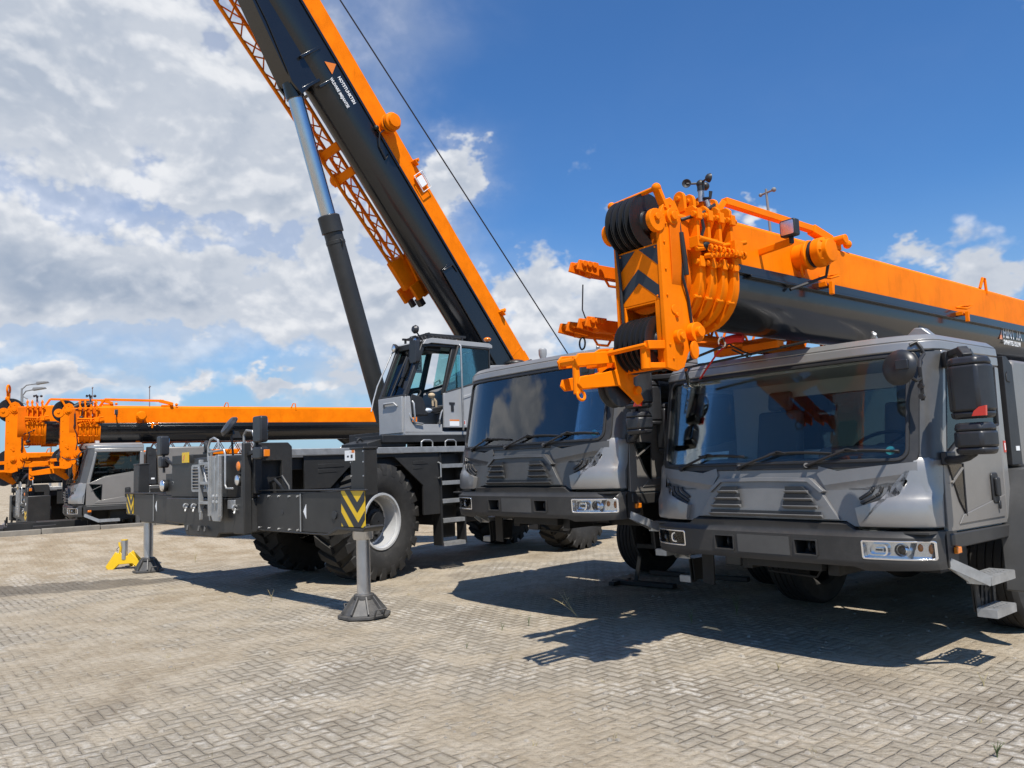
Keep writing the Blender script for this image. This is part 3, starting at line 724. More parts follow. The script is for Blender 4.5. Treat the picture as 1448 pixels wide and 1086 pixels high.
    # ---- lamps
    for s in (-1, 1):
        f = front(lambda x, z: fo(x, z) - .055); F0 = front(lambda x, z: fo(x, z) - .004)
        xs = [s * v for v in (.9, .95, 1.03, 1.1, 1.15, 1.2, 1.24, 1.28, 1.31)]
        g = MB(); g.panel(flip([(.852, .865), (1.328, .865), (1.328, 1.008), (.852, 1.008)], s), f, .02, xs)
        oo = ringpts(.850, 1.330, .864, 1.009, .018, 8); ii = ringpts(.864, 1.316, .878, .995, .012, 8)
        ringpanel(g, [(x * s, z) for x, z in oo], [(x * s, z) for x, z in ii], front(lambda x, z: fo(x, z) + .003), f)
        hl = g.build('headlight', M['lampin'], T, bevel=.003)
        g = MB()
        for cx, rr in ((1.115, .048),):
            p = Vector(f(cx * s, .937)); d = Vector((-.15 * -s * 0, -1, 0))
            g.lathe([(rr, 0), (rr, .03), (rr * .86, .036), (rr * .80, .02), (rr * .80, .004), (.0, .004)], p, d, 24, m=0)
            g.ball(p + d * .012, rr * .72, (1, .5, 1), 14, m=1)
        p = Vector(f(.965 * s, .937)); q = rrect(-.075, .075, -.045, .045, .035, 5); q2 = rrect(-.062, .062, -.034, .034, .026, 5)
        g.frame([(p.x + u, p.z + v) for u, v in q], [(p.x + u, p.z + v) for u, v in q2], 'y', p.y - .04, p.y + .02, 0)
        g.box(p.x - .03, p.x + .04, p.y - .03, p.y, p.z - .013, p.z + .013, 0); g.box(p.x - .02, p.x + .03, p.y - .035, p.y - .03, p.z - .006, p.z + .006, 1)
        p0, p1 = f(1.165 * s, .88), f(1.20 * s, .995); g.beam(Vector(p0) + Vector((0, -.02, 0)), Vector(p1) + Vector((0, -.02, 0)), .04, .008, (0, -1, 0), 0)
        g.build('reflector', [M['lampin'], M['rope']], hl); g = MB(); g.ball(Vector(f(1.228 * s, .955)) + Vector((0, -.008, 0)), .026, (.8, .5, 1.1), 12); g.build('indicator', M['amber'], hl); g = MB(); g.ball(Vector(f(1.285 * s, .945)) + Vector((0, -.006, 0)), .028, (.6, .5, 1.3), 12)
        g.build('indicator', M['amber'], hl)
        g = MB(); g.panel(flip([(.862, .876), (1.318, .876), (1.318, .997), (.862, .997)], s), F0, .004, xs); g.build('lamp_glass', M['lens'], hl)
    # ---- doors
    for s in (-1, 1):
        X0, X1 = s * 1.315, s * 1.352
        dl = [(.325, 1.06), (1.475, 1.045), (1.50, 1.86), (.72, 1.745), (.43, 1.62), (.34, 1.60)]
        g = MB(); g.prism(dl, 'x', X0, X1)
        g.prism([(.52, 1.105), (1.42, 1.10), (1.46, 1.28), (.60, 1.17)], 'x', X1, s * 1.362)
        d = g.build('door', M['door'], T, bevel=.010)
        g = MB(); g.prism([(.42, 1.62), (.73, 1.745), (1.505, 1.862), (1.53, 2.368), (.565, 2.368)], 'x', s * 1.322, s * 1.332)
        dw = g.build('door_window', M['sideglass'], d)
        g = MB()
        w = [(.42, 1.625), (.72, 1.752), (1.502, 1.87), (1.528, 2.365), (.57, 2.365)]
        g.path([(s * 1.340, a, b) for a, b in w], .014, 6, closed=True)
        g.build('window_seal', M['black'], d)
        g = MB(); g.prism([(.40, 1.575), (.68, 1.555), (.665, 1.16), (.55, 1.30)], 'x', s * 1.352, s * 1.356, 0)
        g.path([(s * 1.356, a, b) for a, b in ((.40, 1.58), (.68, 1.56), (.665, 1.155), (.55, 1.29))], .008, 6, closed=True, m=1)
        g.beam((s * 1.358, .44, 1.42), (s * 1.358, .66, 1.53), .012, .02, (1, 0, 0), 2)
        g.build('quarter_window', [M['sideglass'], M['black'], M['door']], d)
        g = MB(); g.prism(rrect(1.19, 1.32, 1.22, 1.47, .03), 'x', X1, s * 1.37); g.prism(rrect(1.215, 1.295, 1.275, 1.43, .02), 'x', s * 1.37, s * 1.395); g.box(min(s * 1.37, s * 1.385), max(s * 1.37, s * 1.385), 1.27, 1.30, 1.17, 1.24)
        g.build('door_handle', M['black'], d, bevel=.008)
        g = MB(); g.prism([(1.56, 1.63), (1.60, 1.63), (1.60, 1.73), (1.56, 1.73)], 'x', s * 1.351, s * 1.355, 0)
        g.prism([(1.57, 1.65), (1.59, 1.65), (1.59, 1.71), (1.57, 1.71)], 'x', s * 1.355, s * 1.356, 1); g.build('warning_sticker', [M['red'], M['white']], T)
        # sill, marker lamp
        g = MB(); g.prism([(.34, .955), (.50, .93), (1.50, .925), (1.50, 1.03), (.34, 1.045)], 'x', s * 1.30, s * 1.362); g.build('sill', M['bumper'], T, bevel=.01)
        g = MB(); g.box(min(s * 1.355, s * 1.385), max(s * 1.355, s * 1.385), .37, .45, .895, .945); g.build('marker_lamp', M['amber'], T, bevel=.006)
        # arched mudguard
        g = MB()
        pts = [(1.44, .48), (1.44, .93), (1.68, 1.49), (2.90, 1.50), (3.18, .98), (3.2, .7)]
        n = [(1.48, .48), (1.485, .92), (1.71, 1.445), (2.87, 1.455), (3.14, .97), (3.16, .7)]
        g.prism(pts + list(reversed(n)), 'x', s * 1.30, s * 1.50); g.prism([(1.70, 1.488), (2.89, 1.498), (2.87, 1.455), (1.71, 1.445)], 'x', s * .86, s * 1.30)
        g.prism([(1.44, .48), (1.44, .93), (1.68, 1.49), (2.90, 1.50), (2.9, 1.40), (1.76, 1.40), (1.56, .90), (1.52, .48)], 'x', s * 1.475, s * 1.503)
        g.build('mudguard', M['trim_shadehood'], T, bevel=.012)
        # entry steps
        st = MB()
        for (x0, x1, y0, y1, z) in ((1.33, 1.51, .62, 1.06, .705), (1.37, 1.51, .66, 1.02, .455)):
            hs = [(x0 + .02 + i * .034, x0 + .02 + i * .034 + .018, y0 + .03 + j * .062, y0 + .03 + j * .062 + .034) for i in range(4 if x1 - x0 > .16 else 3) for j in range(6 if y1 - y0 > .4 else 5)]
            st.panel([(x0, y0), (x1, y0), (x1, y1), (x0, y1)], lambda x, y, z=z, s=s: (x * s, y, z), -.008 * s, holes=hs)
            st.box(min(s * (x1 - .012), s * x1), max(s * (x1 - .012), s * x1), y0, y1, z - .06, z - .001)
            st.box(min(s * x0, s * x1), max(s * x0, s * x1), y0 - .012, y0, z - .06, z + .002); st.box(min(s * x0, s * x1), max(s * x0, s * x1), y1, y1 + .012, z - .06, z + .002)
        st.beam((s * 1.345, .30, .835), (s * 1.50, .615, .675), .014, .075, (0, 0, 1)); st.beam((s * 1.335, .30, .83), (s * 1.345, .64, .675), .012, .06)
        e = st.build('entry_step', M['alu'], T)
        g = MB(); g.prism([(.64, .64), (.70, .64), (.74, .40), (.66, .40)], 'x', s * 1.36, s * 1.372); g.prism([(.98, .64), (1.04, .64), (1.02, .40), (.98, .40)], 'x', s * 1.36, s * 1.372); g.prism([(.66, .64), (1.0, .64), (1.0, .42), (.68, .42)], 'x', s * 1.335, s * 1.345)
        for i in range(4): g.beam((s * 1.35, .70 + i * .08, .44), (s * 1.35, .74 + i * .08, .64), .012, .012)
        g.build('step_bracket', M['frame'], e)
    # ---- mirrors
    def mirror_box(x, y, z0, z1, w, d, nm, tilt=0):
        g = MB(); pl = [(-w / 2, d * .5), (-w / 2 + .01, -d * .1), (-w * .3, -d * .45), (w * .3, -d * .5), (w / 2 - .01, -d * .1), (w / 2, d * .5)]
        g.prism([(x + a * .92, y + b * .8) for a, b in pl], 'z', z0, z0 + .05, 0, [(x + a, y + b) for a, b in pl])
        g.prism([(x + a, y + b) for a, b in pl], 'z', z0 + .05, z1 - .06, 0)
        g.prism([(x + a, y + b) for a, b in pl], 'z', z1 - .06, z1, 0, [(x + a * .88, y + b * .75) for a, b in pl])
        o = g.build('mirror', M['mirrorback'], T, bevel=.018, ang=40)
        g = MB(); g.box(x - w * .44, x + w * .44, y + d * .5, y + d * .5 + .004, z0 + .05, z1 - .05); g.build('mirror_glass', M['mirror'], o)
        return o
    if right_mirrors:
        mu = mirror_box(1.66, .13, 1.89, 2.335, .29, .17, 'u'); mirror_box(1.67, .11, 1.635, 1.862, .27, .17, 'l')
        g = MB(); g.prism([(1.70, 1.905), (1.79, 1.905), (1.795, 1.975), (1.75, 1.967), (1.715, 1.94)], 'y', .028, .055); g.build('reflector', M['red'], mu)
        g = MB()
        g.beam((1.352, .56, 2.41), (1.60, .22, 2.40), .05, .05); g.beam((1.352, 1.05, 2.415), (1.62, .24, 2.39), .07, .04); g.beam((1.352, .56, 2.37), (1.44, .44, 2.37), .09, .12)
        g.beam((1.60, .22, 2.40), (1.665, .14, 2.33), .07, .07)
        g.build('mirror_arm', M['black'], T, bevel=.008)
        g = MB(); g.path([(1.352, .36, 1.60), (1.50, .24, 1.60), (1.60, .16, 1.62), (1.66, .12, 1.65)], .032, 8)
        g.prism([(.30, 1.56), (.46, 1.56), (.46, 1.66), (.30, 1.66)], 'x', 1.352, 1.40)
        g.build('mirror_arm', M['black'], T, bevel=.008)
    if left_mirrors: mirror_box(-1.50, .28, 2.03, 2.50, .25, .17, 'lu'); mirror_box(-1.44, .47, 1.74, 2.27, .2, .16, 'll')
    if left_mirrors:
     g = MB(); g.path([(-1.30, .55, 2.50), (-1.46, .40, 2.54), (-1.50, .28, 2.48)], .035, 8); g.beam((-1.2, .42, 2.53), (-1.5, .28, 2.53), .09, .05)
     g.build('mirror_arm', M['black'], T, bevel=.008); g = MB(); g.path([(-1.352, .40, 1.62), (-1.44, .44, 1.66), (-1.44, .47, 1.76)], .03, 8)
     g.build('mirror_arm', M['black'], T, bevel=.008)
    g = MB(); c = Vector((1.36, -.24, 2.275)); d = Vector((-.18, -1, .12)).normalized()
    g.lathe([(.13, .0), (.132, .012), (.12, .035), (.09, .055), (.03, .066), (.0, .067)], c, d, 32)
    g.box(c.x + .0, c.x + .09, c.y - .085, c.y - .03, c.z - .02, c.z + .05)
    rm = g.build('front_mirror', M['mirrorback'], T, bevel=.006)
    g = MB(); g.lathe([(.124, -.002), (.1, -.012), (.0, -.02)], c, d, 28); g.build('mirror_glass', M['mirror'], rm)
    g = MB(); f = front(.05)
    g.path([f(1.20, 2.50), f(1.24, 2.52), f(1.27, 2.47), f(1.285, 2.42), (1.31, .20, 2.36), (1.325, .15, 2.30), (1.325, .16, 2.05)], .014, 8)
    g.path([(1.325, .16, 2.22), (1.36, .0, 2.19), (1.37, -.15, 2.22), (1.37, -.2, 2.27)], .012, 8)
    g.tube((1.325, .16, 2.08), (1.325, .13, 2.08), .022, n=8); g.tube((1.325, .16, 2.16), (1.325, .13, 2.16), .022, n=8)
    g.build('mirror_stay', M['black'], T)
    # roof fittings
    g = MB(); g.prism([(-.12, 0), (.10, 0), (.03, .07), (-.03, .075)], 'y', .52, .62, 0)
    for v in g.v: v.x += 1.18; v.z += 2.585
    g.build('roof_bracket', M['alu'], T, bevel=.01); g = MB()
    g.tube((.55, .5, 2.58), (.78, .55, 2.61), .018, n=8); g.tube((.78, .55, 2.61), (.84, .5, 2.66), .02, n=8); g.tube((.84, .56, 2.58), (.82, .5, 2.68), .014, n=8)
    g.build('roof_bracket', M['alu'], T, bevel=.01)

def truck_carrier(T, dz=0., axles=(2.4, 6.3, 7.7), jack_y=None, L=9.2):
    g = MB()
    for s in (-1, 1):
        g.box(s * .42 - .05, s * .42 + .05, .30, L, .66, .98)
    for y in (.8, 1.9, 3.2, 4.6, 6.0, 7.4, 8.8): g.box(-.42, .42, y - .06, y + .06, .70, .92)
    g.box(-1.1, 1.1, .10, .22, .80, .90); g.box(-.36, .36, .22, .95, .70, .90); g.box(-.3, .3, 1.0, 2.0, .62, .98)
    g.box(.55, 1.02, .9, 1.45, .66, .9); g.tube((-.9, .5, .76), (.9, .5, .76), .04)
    g.beam((-1.05, .55, .8), (-1.08, .58, .42), .14, .02, (0, 1, 0)); g.path([(-.5, .75, .70), (-.5, .75, .58), (.0, .75, .56), (.1, .75, .70)], .014, 6)
    for i in range(16):
        x = rng.uniform(-1.0, 1.0); y = rng.uniform(.4, 2.0); g.path([(x, y, .78), (x + rng.uniform(-.15, .15), y + .2, .68), (x + rng.uniform(-.2, .2), y + .5, .76)], .014, 5)
    for y in axles:
        g.tube((-1.0, y, .56 - dz), (1.0, y, .56 - dz), .085, n=12); g.ball((0, y, .56 - dz), .2, (1.2, 1, 1)); g.box(-.5, .5, y - .1, y + .1, .56 - dz, .7)
        for s in (-1, 1):
            g.beam((s * .5, y - .7, .70), (s * .5, y, .60), .08, .05); g.beam((s * .5, y, .60), (s * .5, y + .7, .70), .08, .05)
    g.build('chassis', M['frame'], T, bevel=.006)
    g = MB()
    g.box(-1.33, 1.33, 3.25, L, 1.12, 1.22)
    for s in (-1, 1):
        g.box(min(s * 1.33, s * .5), max(s * 1.33, s * .5), 3.9, 5.2, .62, 1.12); g.box(min(s * 1.36, s * 1.3), max(s * 1.36, s * 1.3), 3.25, L, 1.05, 1.20)
        g.box(min(s * 1.33, s * .6), max(s * 1.33, s * .6), 8.5, L, .7, 1.12)
    g.box(-1.33, 1.33, 3.30, 3.75, .50, 1.10); g.box(-.85, .85, 3.75, 5.6, .40, 1.0)  # low boxes added to darken the open space under the truck
    g.build('deck', M['body'], T, bevel=.015)
    # cover, intake stack and grey housing right behind the cab
    for s in (-1, 1):
        g = MB(); g.prism([(1.68, 1.52), (1.92, 1.52), (1.90, 2.40), (1.78, 2.47), (1.70, 2.47)], 'x', s * 1.12, s * 1.365)
        g.prism([(1.73, 2.25), (1.81, 2.24), (1.82, 2.30), (1.77, 2.34), (1.73, 2.31)], 'x', s * 1.365, s * 1.372)
        g.build('intake_stack', M['black'], T, bevel=.014)
    g = MB(); g.prism([(1.96, 1.50), (3.3, 1.22), (3.3, 2.36), (3.1, 2.46), (2.02, 2.46), (1.94, 2.36)], 'x', -1.34, 1.34)
    g.build('engine_cover', M['door'], T, bevel=.03)
    g = MB(); g.box(1.366, 1.370, 1.79, 1.87, 1.64, 1.68); g.build('sticker', M['white'], T)
    for k, y in enumerate(axles):
        for s in (-1, 1):
            add_wheel(T, 'road', .55, .40, (s * 1.06, y, .55 - dz), s, steer=R(-3) if k == 0 else 0)
    if jack_y:
        for y in jack_y:
            for s in (-1, 1):
                x = s * 1.18
                g = MB(); g.box(x - .12, x + .12, y - .12, y + .12, .55, 1.18); g.tube((x, y, .6), (x, y, -dz + .12), .06, m=1)
                g.lathe([(.30, -dz + .005), (.30, -dz + .04), (.12, -dz + .14), (.08, -dz + .16), (.0, -dz + .16)], (x, y, 0), (0, 0, 1), 20)
                g.build('outrigger_jack', [M['frame'], M['frame']], T, bevel=.006)
# ------------------------------------------------------------------ stowed telescopic boom of a truck crane
def boom_outline(hw, zt, zm, zl, off=0., n=9, part='all'):
    """cross-section (x,z): flat top, straight sides, rounded trough below"""
    h = hw + off; top = [(-h + .03, zt + off), (h - .03, zt + off), (h, zt + off - .03)]
    zs = zm - .13
    arc = [(h * math.cos(R(a)), zs - (zs - zl + off) * math.sin(R(a))) for a in [180 * i / (2 * n) for i in range(2 * n + 1)]]
    if part == 'up': return [(-h, zm), (-h, zt + off - .03)] + top[:2] + [(h, zt + off - .03), (h, zm)]
    if part == 'lo': return [(-h, zm), (h, zm)] + arc
    return [(-h, zt + off - .03)] + top[:2] + [(h, zt + off - .03)] + arc
def make_boom(T, xb=.14, ys=-.9, yend=8.3, detail=True, hs=1., hw=.30, zt=3.53, zm=3.17, zl=2.70, lettering=None):
    def sh(p): return [(x + xb, z) for x, z in p]
    g = MB(); g.prism(sh(boom_outline(hw, zt, zm, zl, 0, part='lo')), 'y', ys, yend)
    for s in (-1, 1):
        xx = xb + s * hw
        g.box(min(xx, xx + s * .035), max(xx, xx + s * .035), ys + .02, yend, zm - .075, zm - .006)
        g.box(min(xx, xx + s * .045), max(xx, xx + s * .045), ys + .22, yend, zm - .095, zm - .075)
    boom = g.build('boom', M['boomblack'], T, bevel=.004, ang=28)
    g = MB(); g.prism(sh(boom_outline(hw, zt, zm, zl, 0, part='up')), 'y', ys, yend)
    g.build('boom_upper_plate', M['orange'], boom, bevel=.006)
    # inner sections and the collars at their ends
    g = MB(); g.prism(sh(boom_outline(hw - .05, zt - .03, zm, zl + .06, 0)), 'y', ys - .62, ys + .05)
    g.build('inner_section', M['orange_dull'], boom, bevel=.004, ang=28)
    for i, dy in enumerate((-.40, -.285, -.165, -.04)):
        y = ys + dy; o1 = .005 + .012 * i
        g = MB()
        out = sh(boom_outline(hw, zt, zm, zl, o1 + .02)); inn = sh(boom_outline(hw, zt, zm, zl, -.055 + .012 * i))
        g.frame(out, inn, 'y', y, y + .03)
        # shell lying behind the flange
        g.frame(sh(boom_outline(hw, zt, zm - .02, zl, o1 - .008, part='lo')), sh(boom_outline(hw - .03, zt, zm - .02, zl + .03, 0, part='lo')), 'y', y + .03, y + .112)
        for xe in ((-.17, .17) if i < 3 else (-.2, .0, .2)):
            ear = [(xb + xe - .055, zt)] + [(xb + xe + .055, zt)] + [(xb + xe + u, zt + .115 + w) for u, w in circ(.05, 9, 0, 0, 0, 180)]
            g.prism(ear, 'y', y - .004, y + .026)
            g.tube((xb + xe, y - .02, zt + .11), (xb + xe, y + .045, zt + .11), .02, n=10)
        for s in (-1, 1):
            for zz in (zt - .05, zm + .08, zm - .05):
                g.tube((xb + s * (hw + o1 + .012), y - .035, zz), (xb + s * (hw + o1 + .012), y + .075, zz), .024, n=8)
                g.box(xb + s * (hw + o1 + .03) - .014, xb + s * (hw + o1 + .03) + .014, y - .012, y + .04, zz - .04, zz + .04)
            for a in (30, 62):
                q = (xb + s * (hw + o1 + .012) * math.cos(R(a)), zm - .13 - (zm - .13 - zl + o1) * math.sin(R(a)))
                g.tube((q[0], y - .02, q[1]), (q[0], y + .05, q[1]), .016, n=8)
        g.build('section_collar', M['orange'], boom, bevel=.004, ang=28)
    # ---- head: two cheek plates with sheaves between
    c0 = ys - .59                                                     # sheave shaft
    cheek = [(-.13, 2.33), (-.13, 3.36), (-.10, 3.49), (-.045, 3.575), (.01, 3.60), (.065, 3.575), (.115, 3.49), (.125, 3.30), (.14, 3.0), (.16, 2.80), (.21, 2.66), (.225, 2.60), (.215, 2.545), (.16, 2.50), (.11, 2.44), (.06, 2.34), (-.02, 2.31)]
    cheek = [(c0 + a, b + zt - 3.53) for a, b in cheek]
    dzh = zt - 3.53
    xn, xf = xb + .20, xb - .19
    g = MB()
    g.prism(cheek, 'x', xn, xn + .035); g.prism(cheek, 'x', xf - .035, xf)
    g.box(xf, xn, c0 - .122, c0 - .10, 2.83 + dzh, 3.245 + dzh)         # face plate
    g.box(xf, xn, c0 - .12, c0 + .10, 3.235 + dzh, 3.25 + dzh); g.box(xf, xn, c0 - .12, c0 + .10, 2.815 + dzh, 2.83 + dzh)
    g.box(xf, xn, c0 + .085, c0 + .14, 2.62 + dzh, 3.40 + dzh)
    g.box(xn - .055, xn, c0 - .122, c0 - .10, 2.33 + dzh, 2.83 + dzh); g.box(xf, xf + .05, c0 - .122, c0 - .10, 2.33 + dzh, 2.83 + dzh)
    g.box(xf + .05, xn - .055, c0 - .121, c0 - .10, 2.33 + dzh, 2.42 + dzh)
    # joint block to the inmost section
    g.box(xf + .02, xn - .02, c0 + .13, ys - .38, 2.82 + dzh, 3.44 + dzh)
    for z, x0, x1, rr in ((3.45, xf - .06, xn + .06, .062), (2.56, xf - .06, xn + .075, .05)):
        g.tube((x0, c0, z + dzh), (x1, c0, z + dzh), rr, n=20); g.tube((x0 - .02, c0, z + dzh), (x1 + .02, c0, z + dzh), rr * .55, n=12)
    # lugs on the cheeks
    for xx, s in ((xn + .035, 1), (xf - .035, -1)):
        g.prism([(c0 - .16 + u, 3.40 + dzh + w) for u, w in circ(.085, 16)], 'x', xx - s * .03, xx + s * .012)
        g.tube((xx - .02, c0 - .17, 3.42 + dzh), (xx + s * .03, c0 - .17, 3.42 + dzh), .026, n=10)
        g.prism([(c0 + .17 + u, 2.60 + dzh + w) for u, w in circ(.075, 16)], 'x', xx, xx + s * .055)
        g.tube((xx, c0 + .17, 2.60 + dzh), (xx + s * .09, c0 + .17, 2.60 + dzh), .04, n=12)
        g.prism([(c0 + .10 + u, 2.46 + dzh + w * 1.5) for u, w in circ(.045, 12)], 'x', xx + s * .055, xx + s * .075)
        g.tube((xx, c0 + .0, 2.72 + dzh), (xx + s * .02, c0 + .0, 2.72 + dzh), .018, n=8)
        g.prism([(c0 - .02 + u, 2.76 + dzh + w) for u, w in circ(.035, 10)], 'x', xx, xx + s * .008)
    for xx, s in ((xn + .035, 1), (xf - .035, -1)):
        for k in range(8):
            a = k * .785; g.tube((xx, c0 + .088 * math.cos(a), 3.45 + dzh + .088 * math.sin(a)), (xx + s * .012, c0 + .088 * math.cos(a), 3.45 + dzh + .088 * math.sin(a)), .009, n=6)
        for yy, zz in ((-.09, 3.25), (-.09, 3.05), (-.09, 2.86), (.09, 3.2), (.11, 2.95), (-.09, 2.5), (-.06, 2.40), (.05, 2.48)):
            g.tube((xx, c0 + yy, zz + dzh), (xx + s * .010, c0 + yy, zz + dzh), .010, n=6)
    for u in (.06, .94):
        for v in (2.86, 3.22): g.tube((xf + (xn - xf) * u, c0 - .122, v + dzh), (xf + (xn - xf) * u, c0 - .130, v + dzh), .009, n=6)
    head = g.build('boom_head', M['orange'], T, bevel=.006)
    # hazard chevrons on the face plate
    W0, W1, Z0, Z1 = xf, xn, 2.835 + dzh, 3.235 + dzh
    P = lambda u, v: (W0 + (W1 - W0) * u, Z0 + (Z1 - Z0) * v)
    g = MB()
    for poly in ([(.54, 1), (1, 1), (1, .62)], [(.44, 1), (0, 1), (0, .62)], [(.5, .64), (1, .24), (1, 0), (.5, .38)], [(.5, .64), (.5, .38), (0, 0), (0, .24)]):
        g.prism([P(*q) for q in poly], 'y', c0 - .1245, c0 - .122)
    g.build('hazard_chevrons', M['decalblack'], head)
    for (z, x0, x1, rr, n) in ((3.45, xf + .012, xn - .12, .215, 4), (2.53, xf + .03, xn - .05, .205, 6)):
        g = MB(); prof = []; w = (x1 - x0) / n
        for i in range(n):
            prof += [(rr, w * i + .004), (rr, w * (i + .16)), (rr - .035, w * (i + .36)), (rr - .035, w * (i + .64)), (rr, w * (i + .84)), (rr, w * (i + 1) - .004), (rr - .03, w * (i + 1))]
        prof = [(.05, 0), (rr - .07, 0.001), (rr - .06, .004)] + prof[:-1] + [(rr - .05, w * n - .004), (rr - .09, w * n - .018), (.09, w * n - .018), (.08, w * n)]
        g.lathe(prof, (x0, c0 - .05, z + dzh), (1, 0, 0), 40)
        g.build('sheave', M['rope'], head, ang=40)
    # rope guards in front of the sheaves
    g = MB()
    z = 3.655 + dzh; a, b = (xf - .05, c0 - .11, z - .012), (xn + .01, c0 - .11, z)
    g.tube(a, b, .018, n=10); g.ball(a, .032); g.ball(b, .036)
    g.beam(a, (xf - .02, c0 - .09, 3.44 + dzh), .03, .05, (1, 0, 0)); g.beam(b, (xn + .015, c0 - .03, 3.5 + dzh), .035, .06, (1, 0, 0))
    g.build('rope_guard', M['orange'], head, bevel=.004); g = MB()
    a, b = (xf - .06, c0 - .30, 2.47 + dzh), (xn - .02, c0 - .28, 2.49 + dzh)
    g.tube(a, b, .018, n=10); g.beam(b, (xn, c0 - .10, 2.50 + dzh), .05, .06)
    g.tube((xn - .06, c0 - .25, 2.49 + dzh), (xn - .06, c0 - .25, 2.325 + dzh), .035, n=14); g.beam((xn - .06, c0 - .25, 2.35 + dzh), (xn, c0 - .10, 2.35 + dzh), .05, .04)
    g.beam((xf - .03, c0 - .13, 2.47 + dzh), (xf - .06, c0 - .31, 2.47 + dzh), .04, .06)
    g.build('rope_guard', M['orange'], head, bevel=.004)
    # single line runner hinged on the far cheek
    g = MB(); x0 = xf - .06; Y = lambda v: c0 + v
    pl = [(-.10, 2.55), (-.10, 2.30), (.02, 2.21), (.06, 2.14), (.0, 2.10), (-.10, 2.17), (-.20, 2.24), (-.58, 2.205), (-.62, 2.24), (-.60, 2.29), (-.34, 2.335), (-.22, 2.36), (-.24, 2.41), (-.62, 2.365), (-.64, 2.42), (-.60, 2.46), (-.30, 2.49), (-.2, 2.54)]
    pl = [(Y(a), b + dzh) for a, b in pl]
    g.prism(pl, 'x', x0 - .12, x0 - .10); g.prism(pl, 'x', x0 + .06, x0 + .08)
    g.tube((x0 - .10, Y(-.60), 2.41 + dzh), (x0 + .06, Y(-.60), 2.41 + dzh), .03, n=10); g.box(x0 - .10, x0 + .06, Y(-.36), Y(-.30), 2.38 + dzh, 2.47 + dzh); g.box(x0 - .10, x0 + .06, Y(-.14), Y(-.02), 2.32 + dzh, 2.54 + dzh)
    g.tube((x0 + .04, Y(-.60), 2.44 + dzh), (x0 + .04, Y(-.60), 2.17 + dzh), .026, n=10); g.torus((x0 + .06, Y(-.58), 2.16 + dzh), (1, 0, .2), .035, .012, 14, 6)
    g.tube((x0 - .14, Y(-.02), 2.21 + dzh), (x0 + .11, Y(-.02), 2.21 + dzh), .032, n=12); g.tube((x0 + .02, Y(-.06), 2.52 + dzh), (x0 + .02, Y(-.06), 2.25 + dzh), .055, n=14)
    rn = g.build('rope_runner', M['orange'], T, bevel=.005)
    g = MB(); g.lathe([(.05, -.05), (.15, -.05), (.155, -.035), (.12, -.012), (.12, .012), (.155, .035), (.15, .05), (.05, .05)], (x0 - .02, Y(-.13), 2.24 + dzh), (1, 0, 0), 32); g.build('sheave', M['rope'], rn, ang=40)
    if hs != 1:
        for o in (head, rn): o.scale = (1, hs, hs); o.location = (0, c0 * (1 - hs) - (hs - 1) * .2, zt * (1 - hs))
    # rods, pins and hoses along the collars
    g = MB(); xs_ = xb + hw + .07
    g.tube((xs_ - .02, ys - .46, zm + .03), (xs_ + .0, ys + .13, zm + .16), .018, n=8); g.tube((xs_, ys - .45, zm + .11), (xs_, ys - .18, zm + .10), .02, n=8)
    g.box(xs_ - .08, xs_, ys - .46, ys - .22, zm + .05, zm + .13); g.box(xs_ - .03, xs_ + .05, ys - .08, ys + .02, zm + .02, zm + .14)
    for i in range(9):
        y = ys - .36 + .052 * i; g.tube((xs_ - .02, y, zm - .01 + .008 * i), (xs_ + .035, y + .01, zm - .01 + .008 * i), .02, n=8); g.torus((xs_ + .03, y, zm + .04), (.3, 1, 0), .024, .009, 12, 5)
    g.build('pin_rack', M['orange'], boom, bevel=.003)
    g = MB()
    g.path([(xb + .02, c0 + .08, 3.50), (xb + .02, c0 + .25, 3.60), (xb + .10, ys - .12, 3.60)], .085, 14)
    g.path([(xn + .04, c0 + .09, 3.42), (xn + .05, c0 + .10, 3.2), (xn + .06, c0 + .07, 3.0), (xn + .05, c0 + .13, 2.85), (xn + .045, c0 + .16, 2.65), (xn + .045, c0 + .12, 2.4)], .011, 6)
    g.path([(xn + .05, c0 + .09, 3.34), (xn + .07, c0 + .09, 3.15), (xn + .07, c0 + .10, 3.02)], .02, 8)
    g.path([(xn + .05, c0 + .10, 3.44), (xs_ - .05, ys - .32, 3.50), (xs_ - .1, ys - .1, 3.62)], .014, 6); g.path([(xs_ - .05, ys - .34, 3.49), (xs_ - .04, ys - .33, 3.38), (xs_ - .06, ys - .36, 3.28)], .013, 6)
    g.ball((xs_ - .04, ys - .36, 3.24), .06, (1, 1, .7)); g.path([(xf - .01, c0 - .15, 3.55), (xf + .03, c0 - .14, 3.0), (xf + .03, c0 - .13, 2.5)], .012, 6)
    g.build('hoses', M['cable'], boom)
    # wind meter on a stalk
    g = MB(); b = Vector((xb + .2, ys - .16, zt + .12))
    g.tube(b, b + Vector((0, 0, .09)), .024, n=12, m=1); g.tube(b + Vector((0, 0, .09)), b + Vector((0, 0, .145)), .028, n=12, m=0); g.ball(b + Vector((0, 0, .145)), .033, m=0)
    for a in (-20, 100, 220):
        e = b + Vector((  .105 * math.cos(R(a)), .105 * math.sin(R(a)), .157)); g.tube(b + Vector((0, 0, .15)), e, .008, n=6, m=0)
        t = Vector((-math.sin(R(a)), math.cos(R(a)), 0)); g.lathe([(.0, .0), (.016, .004), (.029, .016), (.036, .034), (.032, .034), (.0, .012)], e - t * .02, t, 16, m=0)
    g.path([b + Vector((.02, 0, .02)), b + Vector((.08, 0, .01)), b + Vector((.09, .0, .06))], .014, 6, m=0)
    g.tube(b + Vector((.05, 0, .0)), b + Vector((.09, .03, -.33)), .02, .013, n=10, m=1); g.ball(b + Vector((.09, .03, -.35)), .034, m=1)
